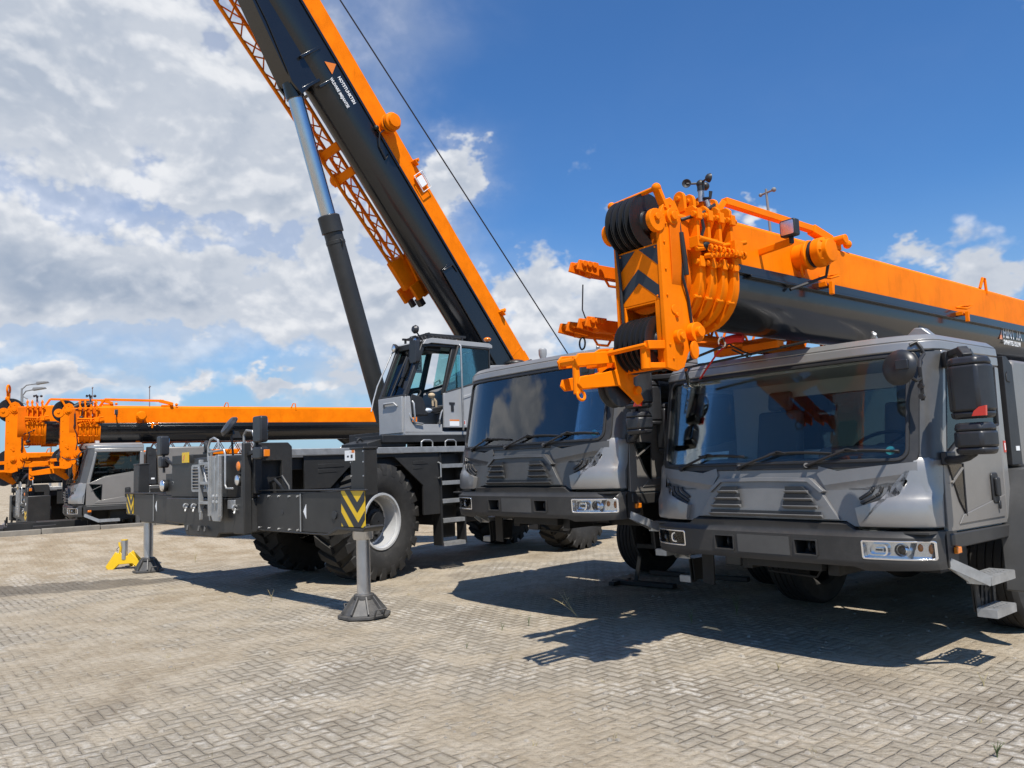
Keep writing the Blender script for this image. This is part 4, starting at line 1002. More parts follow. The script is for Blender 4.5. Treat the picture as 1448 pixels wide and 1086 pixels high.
    g.build('wind_meter', [M['black'], M['alu']], boom)
    # long tube on top, with its end knuckle, and a whip mast
    g = MB(); g.beam((xb + .18, ys + .16, zt + .19), (xb + .18, ys + 1.55, zt + .17), .06, .06); g.beam((xb + .18, ys + 1.45, zt + .17), (xb + .2, ys + 1.72, zt + .10), .08, .08); g.tube((xb + .1, ys + 1.72, zt + .08), (xb + .36, ys + 1.72, zt + .08), .045, n=12)
    g.box(xb + .1, xb + .28, ys + 1.5, ys + 1.78, zt, zt + .06); g.ball((xb + .3, ys + 1.85, zt + .06), .04)
    g.beam((xb + .1, ys + .05, zt), (xb + .18, ys + .16, zt + .19), .05, .05)
    g.build('pendant_tube', M['orange'], boom, bevel=.006)
    g = MB(); g.tube((xb - .1, ys + 1.25, zt), (xb - .12, ys + 1.25, zt + .60), .014, .011, n=8); g.tube((xb - .18, ys + 1.25, zt + .56), (xb - .04, ys + 1.25, zt + .57), .010, n=6); g.ball((xb - .04, ys + 1.25, zt + .57), .022); g.ball((xb - .18, ys + 1.25, zt + .56), .018)
    g.build('mast', M['polegrey'], boom)
    # work lamp on an arm
    g = MB(); p = Vector((xb + hw + .30, ys + .38, zm + .255)); d = Vector((-.12, -1, -.05)).normalized()
    g.beam((xb + hw, ys + .42, zm + .14), p + Vector((0, .02, -.10)), .03, .055, m=1); g.tube(p + Vector((0, .02, -.12)), p + Vector((0, .02, -.06)), .02, n=8)
    rx = Vector((1, 0, 0)); g.prism(rrect(p.x - .066, p.x + .066, p.z - .066, p.z + .066, .014), 'y', p.y - .03, p.y + .04)
    lamp = g.build('work_lamp', [M['black'], M['orange']], boom, bevel=.01)
    g = MB(); g.prism(rrect(p.x - .054, p.x + .054, p.z - .054, p.z + .054, .01), 'y', p.y - .034, p.y - .03); g.build('lamp_glass', M['lampin'], lamp)
    # cable reel on the side
    g = MB(); c = Vector((xb + hw, ys + .98, zm + .17))
    g.lathe([(.11, 0), (.11, .10), (.125, .105), (.125, .13), (.095, .14), (.095, .17), (.122, .18), (.122, .25), (.10, .27), (.095, .31), (.0, .315)], c, (1, 0, 0), 28)
    for a in range(8): g.tube(c + Vector((.24, .105 * math.cos(a * .785), .105 * math.sin(a * .785))), c + Vector((.275, .105 * math.cos(a * .785), .105 * math.sin(a * .785))), .012, n=6)
    g.torus(c + Vector((.05, -.02, -.11)), (1, .4, 0), .06, .012, 18, 6)
    reel = g.build('cable_reel', M['orange'], boom, bevel=.005)
    g = MB(); g.torus(c + Vector((.155, 0, 0)), (1, 0, 0), .10, .016, 24, 6); g.path([c + Vector((.25, .03, -.11)), c + Vector((.22, .04, -.20)), c + Vector((.08, -.08, -.255)), c + Vector((.03, -.2, -.30))], .014, 6)
    g.build('cable', M['cable'], reel)
    # small rest brackets along the seam, eye on the top edge
    for y in (ys + 1.30, ys + 4.1):
        g = MB(); x = xb + hw + .04
        g.path([(x, y - .06, zm + .03), (x, y + .08, zm + .06), (x + .1, y + .08, zm + .04), (x + .1, y - .06, zm + .0), (x, y - .06, zm + .03)], .012, 6)
        g.beam((x + .0, y + .1, zm - .03), (x + .11, y - .05, zm - .06), .03, .03); g.beam((x + .1, y - .05, zm - .03), (x + .1, y - .06, zm - .14), .035, .035); g.beam((x - .03, y - .06, zm - .04), (x + .06, y - .06, zm - .04), .03, .04)
        g.build('rest_bracket', M['orange'], boom, bevel=.003)
    g = MB(); y = ys + 5.0; g.path([(xb + hw - .02, y - .08, zt), (xb + hw, y - .03, zt + .12), (xb + hw, y + .03, zt + .12), (xb + hw + .0, y + .05, zt - .06)], .018, 6); g.build('lifting_eye', M['orange'], boom)
    g = MB(); g.prism([(ys + 3.2, zm - .22), (ys + 3.45, zm - .24), (ys + 3.55, zm - .42), (ys + 3.28, zm - .42)], 'x', xb + hw - .06, xb + hw - .012); g.build('cover_plate', M['black'], boom, bevel=.004)
    if lettering:
        g = MB(); y = ys + 5.28; x = xb + hw + .002
        g.prism([(y + .02, zm - .22), (y + .10, zm - .10), (y + .10, zm - .22)], 'x', x, x + .002); g.build('warning_triangle', M['amber'], boom)
        text(lettering[0], .175, boom, M['white'], (x, y + .14, zm - .19), (R(90), 0, R(90)), 'lettering', sx=.9)
        text(lettering[1], .08, boom, M['white'], (x, y + .14, zm - .275), (R(90), 0, R(90)), 'lettering', sx=.95)
    # folded lattice jib on the far side
    g = MB(); xj = xb - .66
    def lat(zc0, zc1, ya, yb_):
        for xx in (xj - .12, xj + .12):
            for zz in (zc0, zc1): g.tube((xx, ya, zz), (xx, yb_, zz), .03, n=8)
        n = 12
        for i in range(n):
            a, b = ya + (yb_ - ya) * i / n, ya + (yb_ - ya) * (i + 1) / n
            for xx in (xj - .12, xj + .12): g.tube((xx, a, zc0), (xx, (a + b) / 2, zc1), .014, n=6); g.tube((xx, (a + b) / 2, zc1), (xx, b, zc0), .014, n=6)
            for zz in (zc0, zc1): g.tube((xj - .12, a, zz), (xj + .12, b, zz), .014, n=6)
    lat(2.76, 3.20, ys + .35, ys + 6.2)
    for x, z, yl in ((xj + .12, 3.205, -.80), (xj - .12, 2.76, -.72), (xj + .12, 2.76, -.74)):
        g.beam((x, ys + .4, z), (x, ys + yl + .1, z + .0), .075, .10); g.prism([(ys + yl - .03, z + .06), (ys + yl + .18, z + .06), (ys + yl + .18, z - .05), (ys + yl - .06, z - .02)], 'x', x - .055, x - .035); g.prism([(ys + yl - .03, z + .06), (ys + yl + .18, z + .06), (ys + yl + .18, z - .05), (ys + yl - .06, z - .02)], 'x', x + .035, x + .055)
        for k in range(3): g.tube((x - .075, ys + yl + .01 + .055 * k, z + .03), (x + .075, ys + yl + .01 + .055 * k, z + .03), .026, n=10)
        g.path([(x, ys + yl + .3, z - .05), (x, ys + yl + .34, z - .1), (x, ys + yl + .46, z - .1), (x, ys + yl + .5, z - .05)], .012, 6)
    g.box(xj - .16, xj + .16, ys - .02, ys + .38, 2.72, 2.84); g.box(xj + .06, xj + .16, ys - .02, ys + .38, 3.12, 3.27); g.beam((xj + .12, ys - .1, 3.2), (xj + .12, ys - .12, 3.33), .05, .08)
    g.beam((xj + .1, ys + .1, 2.72), (xb - .1, ys + .3, 2.76), .1, .06); g.beam((xj, ys + 1.6, 2.78), (xb - .1, ys + 1.7, 2.80), .1, .06)
    g.box(xj + .1, xb + .1, ys + .9, ys + 1.0, 2.60, 2.66); g.prism([(ys + .9, 2.62), (ys + 2.2, 2.62), (ys + 2.2, 2.68), (ys + .9, 2.68)], 'x', xb - .35, xb - .25)
    g.prism([(ys + 1.7, 2.66), (ys + 2.0, 2.66), (ys + 1.95, 2.78), (ys + 1.75, 2.78)], 'x', xb - .33, xb - .27)
    g.build('folded_jib', M['orange_dull'], T, bevel=.004)
    g = MB(); p = (xj - .12, ys - .52, 3.16); g.path([p, (p[0] - .02, p[1], 2.95), (p[0] + .02, p[1] + .01, 2.83), (p[0], p[1], 2.76)], .006, 5); g.torus((xj - .12, ys - .56, 2.66), (.3, 1, 0), .05, .008, 16, 5)
    g.build('tie_wire', M['cable'], T)
    return boom, head

def truck_superstructure(T, xb=.14, y0=6.4, yend=8.3):
    g = MB(); g.lathe([(.72, 1.22), (.72, 1.42), (.8, 1.42), (.8, 1.52), (.0, 1.52)], (xb, y0 - .3, 0), (0, 0, 1), 32)
    for s in (-1, 1): g.prism([(y0 - 1.3, 1.52), (y0 + 2.4, 1.52), (y0 + 2.6, 2.1), (y0 + 2.2, 3.45), (y0 + 1.75, 3.5), (y0 + .9, 2.4), (y0 - 1.2, 1.9)], 'x', xb + s * .46 - .03, xb + s * .46 + .03)
    g.box(xb - 1.2, xb + 1.2, y0 + 1.5, y0 + 2.7, 1.55, 2.5)
    g.tube((xb - .5, yend - .2, 3.2), (xb + .5, yend - .2, 3.2), .12, n=16)
    g.build('superstructure', M['lgrey'], T, bevel=.02)
    g = MB(); g.tube((xb, y0 - .9, 1.8), (xb, y0 - 2.2, 2.75), .15, n=18); g.build('lift_cylinder', M['body'], T)
# ------------------------------------------------------------------ rough terrain crane
# local frame: x to the viewer's side, y backwards, z up; the front outrigger jacks stand on y = 0
def chevron_plate(g, x0, x1, z0, z1, y, my, mb):
    """yellow plate with black V stripes, thin prisms"""
    g.box(x0, x1, y, y + .006, z0, z1, my)
    P = lambda u, v: (x0 + (x1 - x0) * u, z0 + (z1 - z0) * v)
    for poly in ([(.16, 1), (.38, 1), (.69, .66), (1, .98), (1, .74), (.69, .42)], [(0, .92), (0, .68), (.69, .0), (.55, 0), (.0, .6)], [(0, .95), (.02, .98), (.72, .14), (1, .45), (1, .20), (.80, 0), (.62, 0), (0, .66)], [(0, .42), (0, .12), (.12, 0), (.36, 0)]):
        pass
    for poly in ([(.16, 1), (.40, 1), (.69, .68), (.98, 1), (1, .98), (1, .74), (.69, .40)], [(0, .93), (0, .66), (.55, 0), (.82, 0), (1, .22), (1, .46), (.72, .12)], [(0, .40), (0, .12), (.10, 0), (.32, 0)]):
        g.prism([P(*q) for q in poly], 'y', y - .003, y, mb)
def outrigger(T, s, xi, xe, jack=True):
    """one front outrigger: fixed box, drawn-out beam, vertical housing, ram and float"""
    g = MB()
    y0, y1 = -.22, .0
    if s > 0:
        g.prism([(xi, .93), (2.46 * s, .93), (2.46 * s, 1.43), (xi, 1.415)], 'y', y0 - .012, y1 + .012)
    a, b = (2.46, xe) if s > 0 else (-xe, -xi)
    if s > 0: g.prism([(a, .945), (3.26, .95), (3.40, 1.02), (xe, 1.035), (xe, 1.468), (a, 1.428)], 'y', y0, y1, 0, [(a, .945), (3.26, .95), (3.40, 1.02), (xe - .36, 1.035), (xe - .36, 1.468), (a, 1.428)])
    else: g.prism([(-xe, 1.03), (-3.4, 1.02), (-3.25, .91), (-1.5, .90), (-1.5, 1.385), (-xe, 1.42)], 'y', y0, y1)
    # lips along the top and the foot plate
    if s > 0:
        g.box(1.27, xe + .04, y0 - .03, y0 + .01, 1.455, 1.472); g.box(1.27, 3.2, y0 - .02, y0, .925, .945)
        g.prism([(3.20, .93), (3.40, 1.0), (xe + .0, 1.0), (xe + .05, 1.03), (xe + .07, 1.05), (xe + .04, 1.07), (xe - .02, 1.035), (3.38, 1.035), (3.16, .955)], 'y', y0 - .05, y1 - .02)
    else:
        g.box(-xe - .05, -1.55, y0 - .03, y0 + .01, 1.405, 1.43)
    xc = 3.52 * s; fr = .285 if s > 0 else .24
    xc += .17 * s; g.box(xc - .15, xc + .13, -.165, .02, 1.40, 1.94); g.box(xc - .16, xc + .14, -.175, .03, 1.925, 1.95); xc -= .17 * s
    o = g.build('outrigger_beam', M['body'], T, bevel=.012)
    if s > 0:
        g = MB(); g.path([(1.36, -.05, 1.42), (1.42, -.10, 1.56), (1.55, -.10, 1.60), (1.66, -.08, 1.52), (1.68, -.05, 1.44)], .022, 8); g.path([(1.40, .02, 1.42), (1.48, -.03, 1.62), (1.60, -.02, 1.64), (1.74, 0, 1.50), (1.76, .0, 1.44)], .022, 8); g.path([(1.7, -.12, 1.445), (2.4, -.13, 1.452), (3.2, -.14, 1.47), (3.5, -.12, 1.50)], .013, 6); g.path([(3.52, -.10, 1.52), (3.50, -.12, 1.62), (3.53, -.12, 1.74)], .012, 6); g.build('hoses', M['cable'], o)
        g = MB()
        for px in (1.34, 1.62, 1.9, 2.18, 2.40):
            for pz in (.965, 1.385): g.tube((px, y0 - .012, pz), (px, y0 - .024, pz), .014, n=6)
        for pz in (1.46, 1.62, 1.78, 1.90):
            for px in (xc + .03, xc + .29): g.tube((px, -.164, pz), (px, -.172, pz), .010, n=6)
        g.build('bolts', M['jack'], o)
    g = MB()
    xs = 2.47 if s > 0 else -2.62
    g.box(xs, xs + .02, y0 - .018, y0 - .012, .95, 1.42, 0)
    g.prism([(xs + .06, 1.20), (xs + .13, 1.29), (xs + .13, 1.11)], 'y', y0 - .004, y0 - .001, 1)
    for px, pz, r in ((2.0, 1.18, .035), (3.27, 1.17, .05)):
        if s > 0: g.prism([(px + u, pz + w) for u, w in circ(r, 12)], 'y', y0 - .016, y0 - .001, 2)
    g.build('beam_marks', [M['alu'], M['white'], M['decalblack']], o)
    g = MB()
    if s > 0: chevron_plate(g, 3.43, xe - .005, 1.045, 1.455, y0 - .010, 0, 1)
    else: chevron_plate(g, -xe + .01, -xe + .36, 1.05, 1.40, y0 - .010, 0, 1)
    g.build('hazard_plate', [M['yellow'], M['decalblack']], o)
    if s > 0:
        g = MB(); g.box(xc - .09, xc + .12, -.172, -.166, 1.80, 1.92, 0); g.box(xc + .06, xc + .12, -.1735, -.172, 1.89, 1.92, 1); g.box(xc - .04, xc - .0, -.1735, -.172, 1.84, 1.86, 2); g.box(xc + .04, xc + .08, -.1735, -.172, 1.83, 1.87, 2); g.build('sticker', [M['white'], M['amber'], M['decalblack']], o)
    if not jack: return
    g = MB(); g.tube((xc, 0, 1.05), (xc, 0, .24), .080, n=24); g.lathe([(.11, .88), (.12, .9), (.12, 1.0), (.088, 1.02)], (xc, 0, 0), (0, 0, 1), 24); ram = g.build('jack_ram', M['jack'], o)
    g = MB()
    base = [(fr * a, fr * b) for a, b in ((-1, -.42), (-.42, -1), (.42, -1), (1, -.42), (1, .42), (.42, 1), (-.42, 1), (-1, .42))]
    g.prism([(xc + a, b) for a, b in base], 'z', .004, .035)
    mid = [(xc + a * .80, b * .80) for a, b in base]; up = [(xc + a * .36, b * .36) for a, b in base]
    g.prism(mid, 'z', .035, .21, 0, up); g.lathe([(.12, .20), (.12, .25), (.09, .26)], (xc, 0, 0), (0, 0, 1), 20)
    for k in range(8):
        a = math.pi / 4 * k + .39; c, sn = math.cos(a), math.sin(a)
        g.beam((xc + .11 * c, .11 * sn, .222), (xc + fr * .88 * c, fr * .88 * sn, .045), .02, .05)
    for a in (-1, 1): g.path([(xc + a * .30, -.06, .03), (xc + a * .34, -.06, .11), (xc + a * .34, .06, .11), (xc + a * .30, .06, .03)], .012, 6)
    g.build('float', M['floatgrey'], o, bevel=.006)

def rt_body(T, wheels=True):
    g = MB()
    # front: broad nose with an upper and a lower plate, hood behind it
    g.prism([(-1.52, 1.36), (-1.50, 1.90), (-1.2, 1.96), (1.1, 1.96), (1.24, 1.90), (1.24, 1.36)], 'y', -.34, .30)
    g.prism([(-1.60, .98), (-1.56, 1.36), (1.26, 1.36), (1.30, .90), (.45, .86), (.38, .80), (-.75, .80), (-.85, .95)], 'y', -.40, .34)
    g.prism([(.95, .88), (1.30, .88), (1.27, 2.12), (1.21, 2.12), (1.18, 1.38), (.95, 1.36)], 'y', -.42, -.30)
    g.prism([(-1.1, 1.80), (-1.05, 1.92), (1.0, 1.92), (1.05, 1.80)], 'y', .3, 2.4)
    nose = g.build('nose', M['body'], T, bevel=.018)
    # guard arch behind the beam
    g = MB()
    g.panel([(-.30, 1.42), (.26, 1.42), (.26, 2.05), (.20, 2.11), (-.26, 2.11), (-.30, 2.05)], lambda y, z: (1.29, y, z), -.07, holes=[(-.19, .10, 1.40, 1.86)])
    g.build('guard_arch', M['body'], T, bevel=.01)
    # main frame and wheel arches
    g = MB()
    g.box(-.62, .62, .3, 8.6, .82, 1.72); g.box(-1.18, 1.18, .3, 8.4, 1.72, 1.90)
    g.box(-1.0, 1.0, 3.0, 5.4, .72, 1.72)
    g.tube((-1.0, 1.72, .88), (1.0, 1.72, .88), .14, n=14); g.tube((-1.0, 6.42, .88), (1.0, 6.42, .88), .14, n=14); g.ball((0, 1.72, .88), .32); g.ball((0, 6.42, .88), .32)
    g.build('main_frame', M['frame'], T, bevel=.01)
    for s in (-1, 1):
        x0, x1 = s * 1.22, s * 1.26
        arch = [(.50, 1.44), (.92, 1.44), (1.38, 1.86), (2.06, 1.87), (2.62, 1.40), (2.62, .92), (2.96, .92), (2.96, 1.92), (.50, 1.92)]
        g = MB(); g.prism(arch, 'x', x0, x1)
        for (a, b) in ((.72, 1.16), (2.42, 2.74)):
            g.prism([(a, 1.735), (b, 1.745), (b - .10, 1.80), (a, 1.79)], 'x', x1, x1 + s * .008); g.prism([(a, 1.66), (b - .12, 1.67), (b - .2, 1.72), (a, 1.72)], 'x', x1, x1 + s * .006)
        g.build('wheel_arch', M['body'], T, bevel=.008)
        g = MB(); g.prism([(3.50, .92), (5.2, .92), (5.2, 1.40), (5.7, 1.87), (6.9, 1.87), (7.4, 1.40), (7.9, 1.30), (7.9, 1.92), (3.50, 1.92)], 'x', x0, x1); g.build('side_panel', M['body'], T, bevel=.008)
        # silver deck edge with grab loops
        g = MB(); g.box(min(s * 1.16, s * 1.30), max(s * 1.16, s * 1.30), .28, 8.2, 1.925, 2.02)
        for y in (2.62, 3.12):
            g.path([(s * 1.24, y, 2.02), (s * 1.24, y, 2.10), (s * 1.24, y + .05, 2.13), (s * 1.24, y + .18, 2.13), (s * 1.24, y + .23, 2.10), (s * 1.24, y + .23, 2.02)], .014, 6)
        g.build('deck_edge', M['alu'], T, bevel=.006)
        # boarding ladder
        g = MB()
        for k, z in enumerate((.44, .82, 1.14, 1.44, 1.72)):
            hs = [(3.03 + .06 * i, 3.03 + .06 * i + .03, 1.12 + .05 * j, 1.145 + .05 * j) for i in range(7) for j in range(3)]
            g.panel([(3.0, 1.08), (3.46, 1.08), (3.46, 1.28), (3.0, 1.28)], lambda y, x, z=z, s=s: (s * x, y, z), .01 * s, holes=hs)
            g.box(min(s * 1.275, s * 1.285), max(s * 1.275, s * 1.285), 3.0, 3.46, z - .055, z + .005)
        for y in (2.98, 3.48): g.box(min(s * 1.06, s * 1.27), max(s * 1.06, s * 1.27), y - .02, y + .02, .40, 1.92, 1)
        lad = g.build('boarding_ladder', [M['alu'], M['frame']], T)
        g = MB()
        g.box(min(s * 1.0, s * 1.02), max(s * 1.0, s * 1.02), 3.0, 3.46, .5, 1.9)
        g.build('ladder_backing', M['frame'], lad); g = MB()
        g.path([(s * 1.27, 2.93, 1.50), (s * 1.34, 2.93, 1.52), (s * 1.34, 2.93, 1.74), (s * 1.27, 2.93, 1.76)], .014, 6, m=1)
        g.build('grab_handle', [M['frame'], M['alu']], lad)
    if wheels:
        for y in (1.72, 6.42):
            for s in (-1, 1): add_wheel(T, 'lug', .885, .64, (s * 1.03, y, .885), s, steer=R(15) if y < 3 else R(8))
    # grille, folded ladder, lamps and mirrors on the nose
    g = MB()
    g.frame(rrect(-.64, .16, 1.45, 1.86, .05), rrect(-.59, .11, 1.49, 1.82, .03), 'y', -.365, -.33)
    for k in range(7): g.beam((-.60, -.36, 1.515 + .047 * k), (.12, -.36, 1.515 + .047 * k), .03, .012, (0, -.5, 1))
    for x in (-.30, -.10): g.path([(x - .04, -.375, 1.82), (x, -.38, 1.74), (x, -.38, 1.58), (x + .02, -.375, 1.49)], .013, 6)
    gl = g.build('grille', M['alu'], nose)
    g = MB(); g.box(-.60, .12, -.350, -.342, 1.48, 1.83); g.build('grille_backing', M['decalblack'], gl)
    g = MB()
    for x in (.06, .40): g.beam((x, -.50, 1.92), (x, -.50, 1.16), .035, .06, (0, 1, 0)); g.prism([(x - .03, 1.18), (x + .03, 1.18), (x + .02, 1.06), (x - .01, 1.05)], 'y', -.52, -.48)
    for z in (1.30, 1.58, 1.86): g.box(.06, .40, -.53, -.47, z - .02, z + .02)
    g.beam((.10, -.49, 1.86), (.36, -.49, 1.30), .03, .02, (0, 1, 0))
    g.prism([(.44, 1.96), (.80, 1.96), (.80, 1.12), (.76, 1.05), (.52, 1.05), (.46, 1.12)], 'y', -.52, -.50); g.box(.44, .46, -.56, -.50, 1.12, 1.96); g.box(.78, .80, -.56, -.50, 1.12, 1.96); g.box(.60, .62, -.535, -.52, 1.2, 1.94)
    for z in (1.32, 1.40): g.tube((.56, -.53, z), (.60, -.55, z), .02, n=8); g.tube((.68, -.53, z), (.72, -.55, z), .02, n=8)
    g.path([(.22, -.46, 1.9), (.22, -.46, 2.10), (.30, -.46, 2.20), (.42, -.46, 2.22), (.56, -.46, 2.18), (.58, -.46, 2.06)], .018, 8); g.path([(.22, -.46, 2.02), (.76, -.46, 2.04), (.79, -.46, 1.98), (.79, -.46, 1.55), (.84, -.46, 1.50), (1.0, -.44, 1.50)], .016, 8)
    g.path([(.82, -.2, 1.95), (.82, -.2, 2.24), (.9, -.2, 2.30), (1.1, -.2, 2.28), (1.14, -.2, 2.2), (1.14, -.2, 1.95)], .018, 8)
    g.box(.82, 1.04, -.44, -.36, 1.22, 1.34)
    g.build('folded_ladder', M['alu'], nose, bevel=.004)
    g = MB()
    for x, z, r, mm in ((1.13, 1.80, .075, 1), (1.08, 1.61, .08, 2)):
        g = MB(); g.lathe([(r * .8, 0), (r, .03), (r, .075), (r * .9, .085)], (x, -.34, z), (0, -1, 0), 20, m=0); g.ball((x, -.42, z), r * .88, (1, .35, 1), 14, m=mm); g.build('nose_lamp', [M['body'], M['amber'], M['lampin']], nose, bevel=.004)
    g = MB(); g.box(-1.75, -1.50, -.34, -.16, 1.40, 1.74, 0); g.lathe([(.09, 0), (.10, .03), (.10, .06)], (-1.72, -.34, 1.55), (0, -1, 0), 20, m=0); g.ball((-1.72, -.41, 1.55), .09, (1, .35, 1), 14, m=2)
    g.lathe([(.05, 0), (.06, .08), (.045, .1)], (-1.70, -.2, 1.74), (0, 0, 1), 14, m=1)
    g.build('nose_lamp', [M['body'], M['amber'], M['lampin']], nose, bevel=.004)
    def mb(x, y, z0, z1, w, d):
        q = MB(); q.prism(rrect(x - w / 2, x + w / 2, z0, z1, .035), 'y', y - d / 2, y + d / 2); o = q.build('mirror', M['mirrorback'], nose, bevel=.02); q = MB(); q.prism(rrect(x - w * .42, x + w * .42, z0 + .03, z1 - .03, .02), 'y', y + d / 2, y + d / 2 + .004); q.build('mirror_glass', M['mirror'], o)
    mb(1.655, -.36, 2.10, 2.45, .24, .11); mb(1.66, -.36, 1.88, 2.04, .24, .12); mb(-1.84, -.36, 2.04, 2.36, .20, .14); mb(-1.80, -.36, 1.84, 2.02, .16, .13)
    g = MB(); g.beam((1.24, -.34, 1.95), (1.54, -.36, 2.0), .05, .05); g.beam((1.54, -.36, 1.92), (1.54, -.36, 2.35), .045, .045); g.build('mirror_stay', M['black'], nose, bevel=.004); g = MB(); g.beam((-1.46, -.3, 1.86), (-1.78, -.36, 2.0), .04, .04); g.tube((-1.78, -.36, 1.76), (-1.80, -.36, 2.1), .022, n=8)
    g.build('mirror_stay', M['black'], nose, bevel=.004); g = MB()
    g.tube((.70, -.30, 1.9), (.72, -.34, 2.30), .016, n=8); g.prism([(.62, 2.25), (.82, 2.25), (.8, 2.31), (.64, 2.31)], 'y', -.36, -.33)
    g.build('mirror_stay', M['black'], nose, bevel=.004)
    g = MB(); g.lathe([(.155, 0), (.16, .02), (.13, .06), (.0, .08)], (.70, -.34, 2.36), (-.2, -.8, .55), 26)
    for v in g.v: v.x = .70 + (v.x - .70) * 1.25
    g.build('front_mirror', M['mirrorback'], nose)
    g = MB(); g.box(1.825, 1.85, -.40, -.32, 1.91, 2.0); g.build('marker_lamp', M['amber'], nose, bevel=.006)
    g = MB(); g.box(-1.02, -.76, -.362, -.352, 1.90, 2.06, 0); g.prism([(-.98, 1.935), (-.94, 1.935), (-.92, 1.98), (-.90, 2.03), (-.96, 2.0)], 'y', -.365, -.362, 1); g.build('warning_plate', [M['yellow'], M['amber']], nose)
    g = MB(); g.box(-1.46, -.62, -.35, -.12, 1.88, 2.02)
    for i in range(4): g.box(-.72 + .03 * i, -.71 + .03 * i, -.36, -.35, 1.89, 2.01)
    g.build('battery_box', M['body'], nose, bevel=.03)
    g = MB(); g.torus((-.72, -.10, 2.13), (.3, 1, 0), .075, .032, 20, 8); g.box(-.78, -.66, -.13, -.07, 1.96, 2.06)
    g.build('lifting_eye', M['body'], nose)
    for x in (-.66, -.36, -.06, 1.05):
        g = MB(); g.torus((x, -.44, 1.24), (1, .2, 0), .035, .013, 12, 6); g.beam((x - .03, -.42, 1.24), (x + .03, -.46, 1.16), .02, .02); g.tube((x - .04, -.42, 1.26), (x + .04, -.42, 1.26), .014, n=6)
        g.build('tow_shackle', M['alu'], nose)
    for x in (-.62, -.20, .02): g = MB(); g.beam((x, -.42, .95), (x + .04, -.45, .88), .025, .02); g.build('hook_pin', M['frame'], nose)

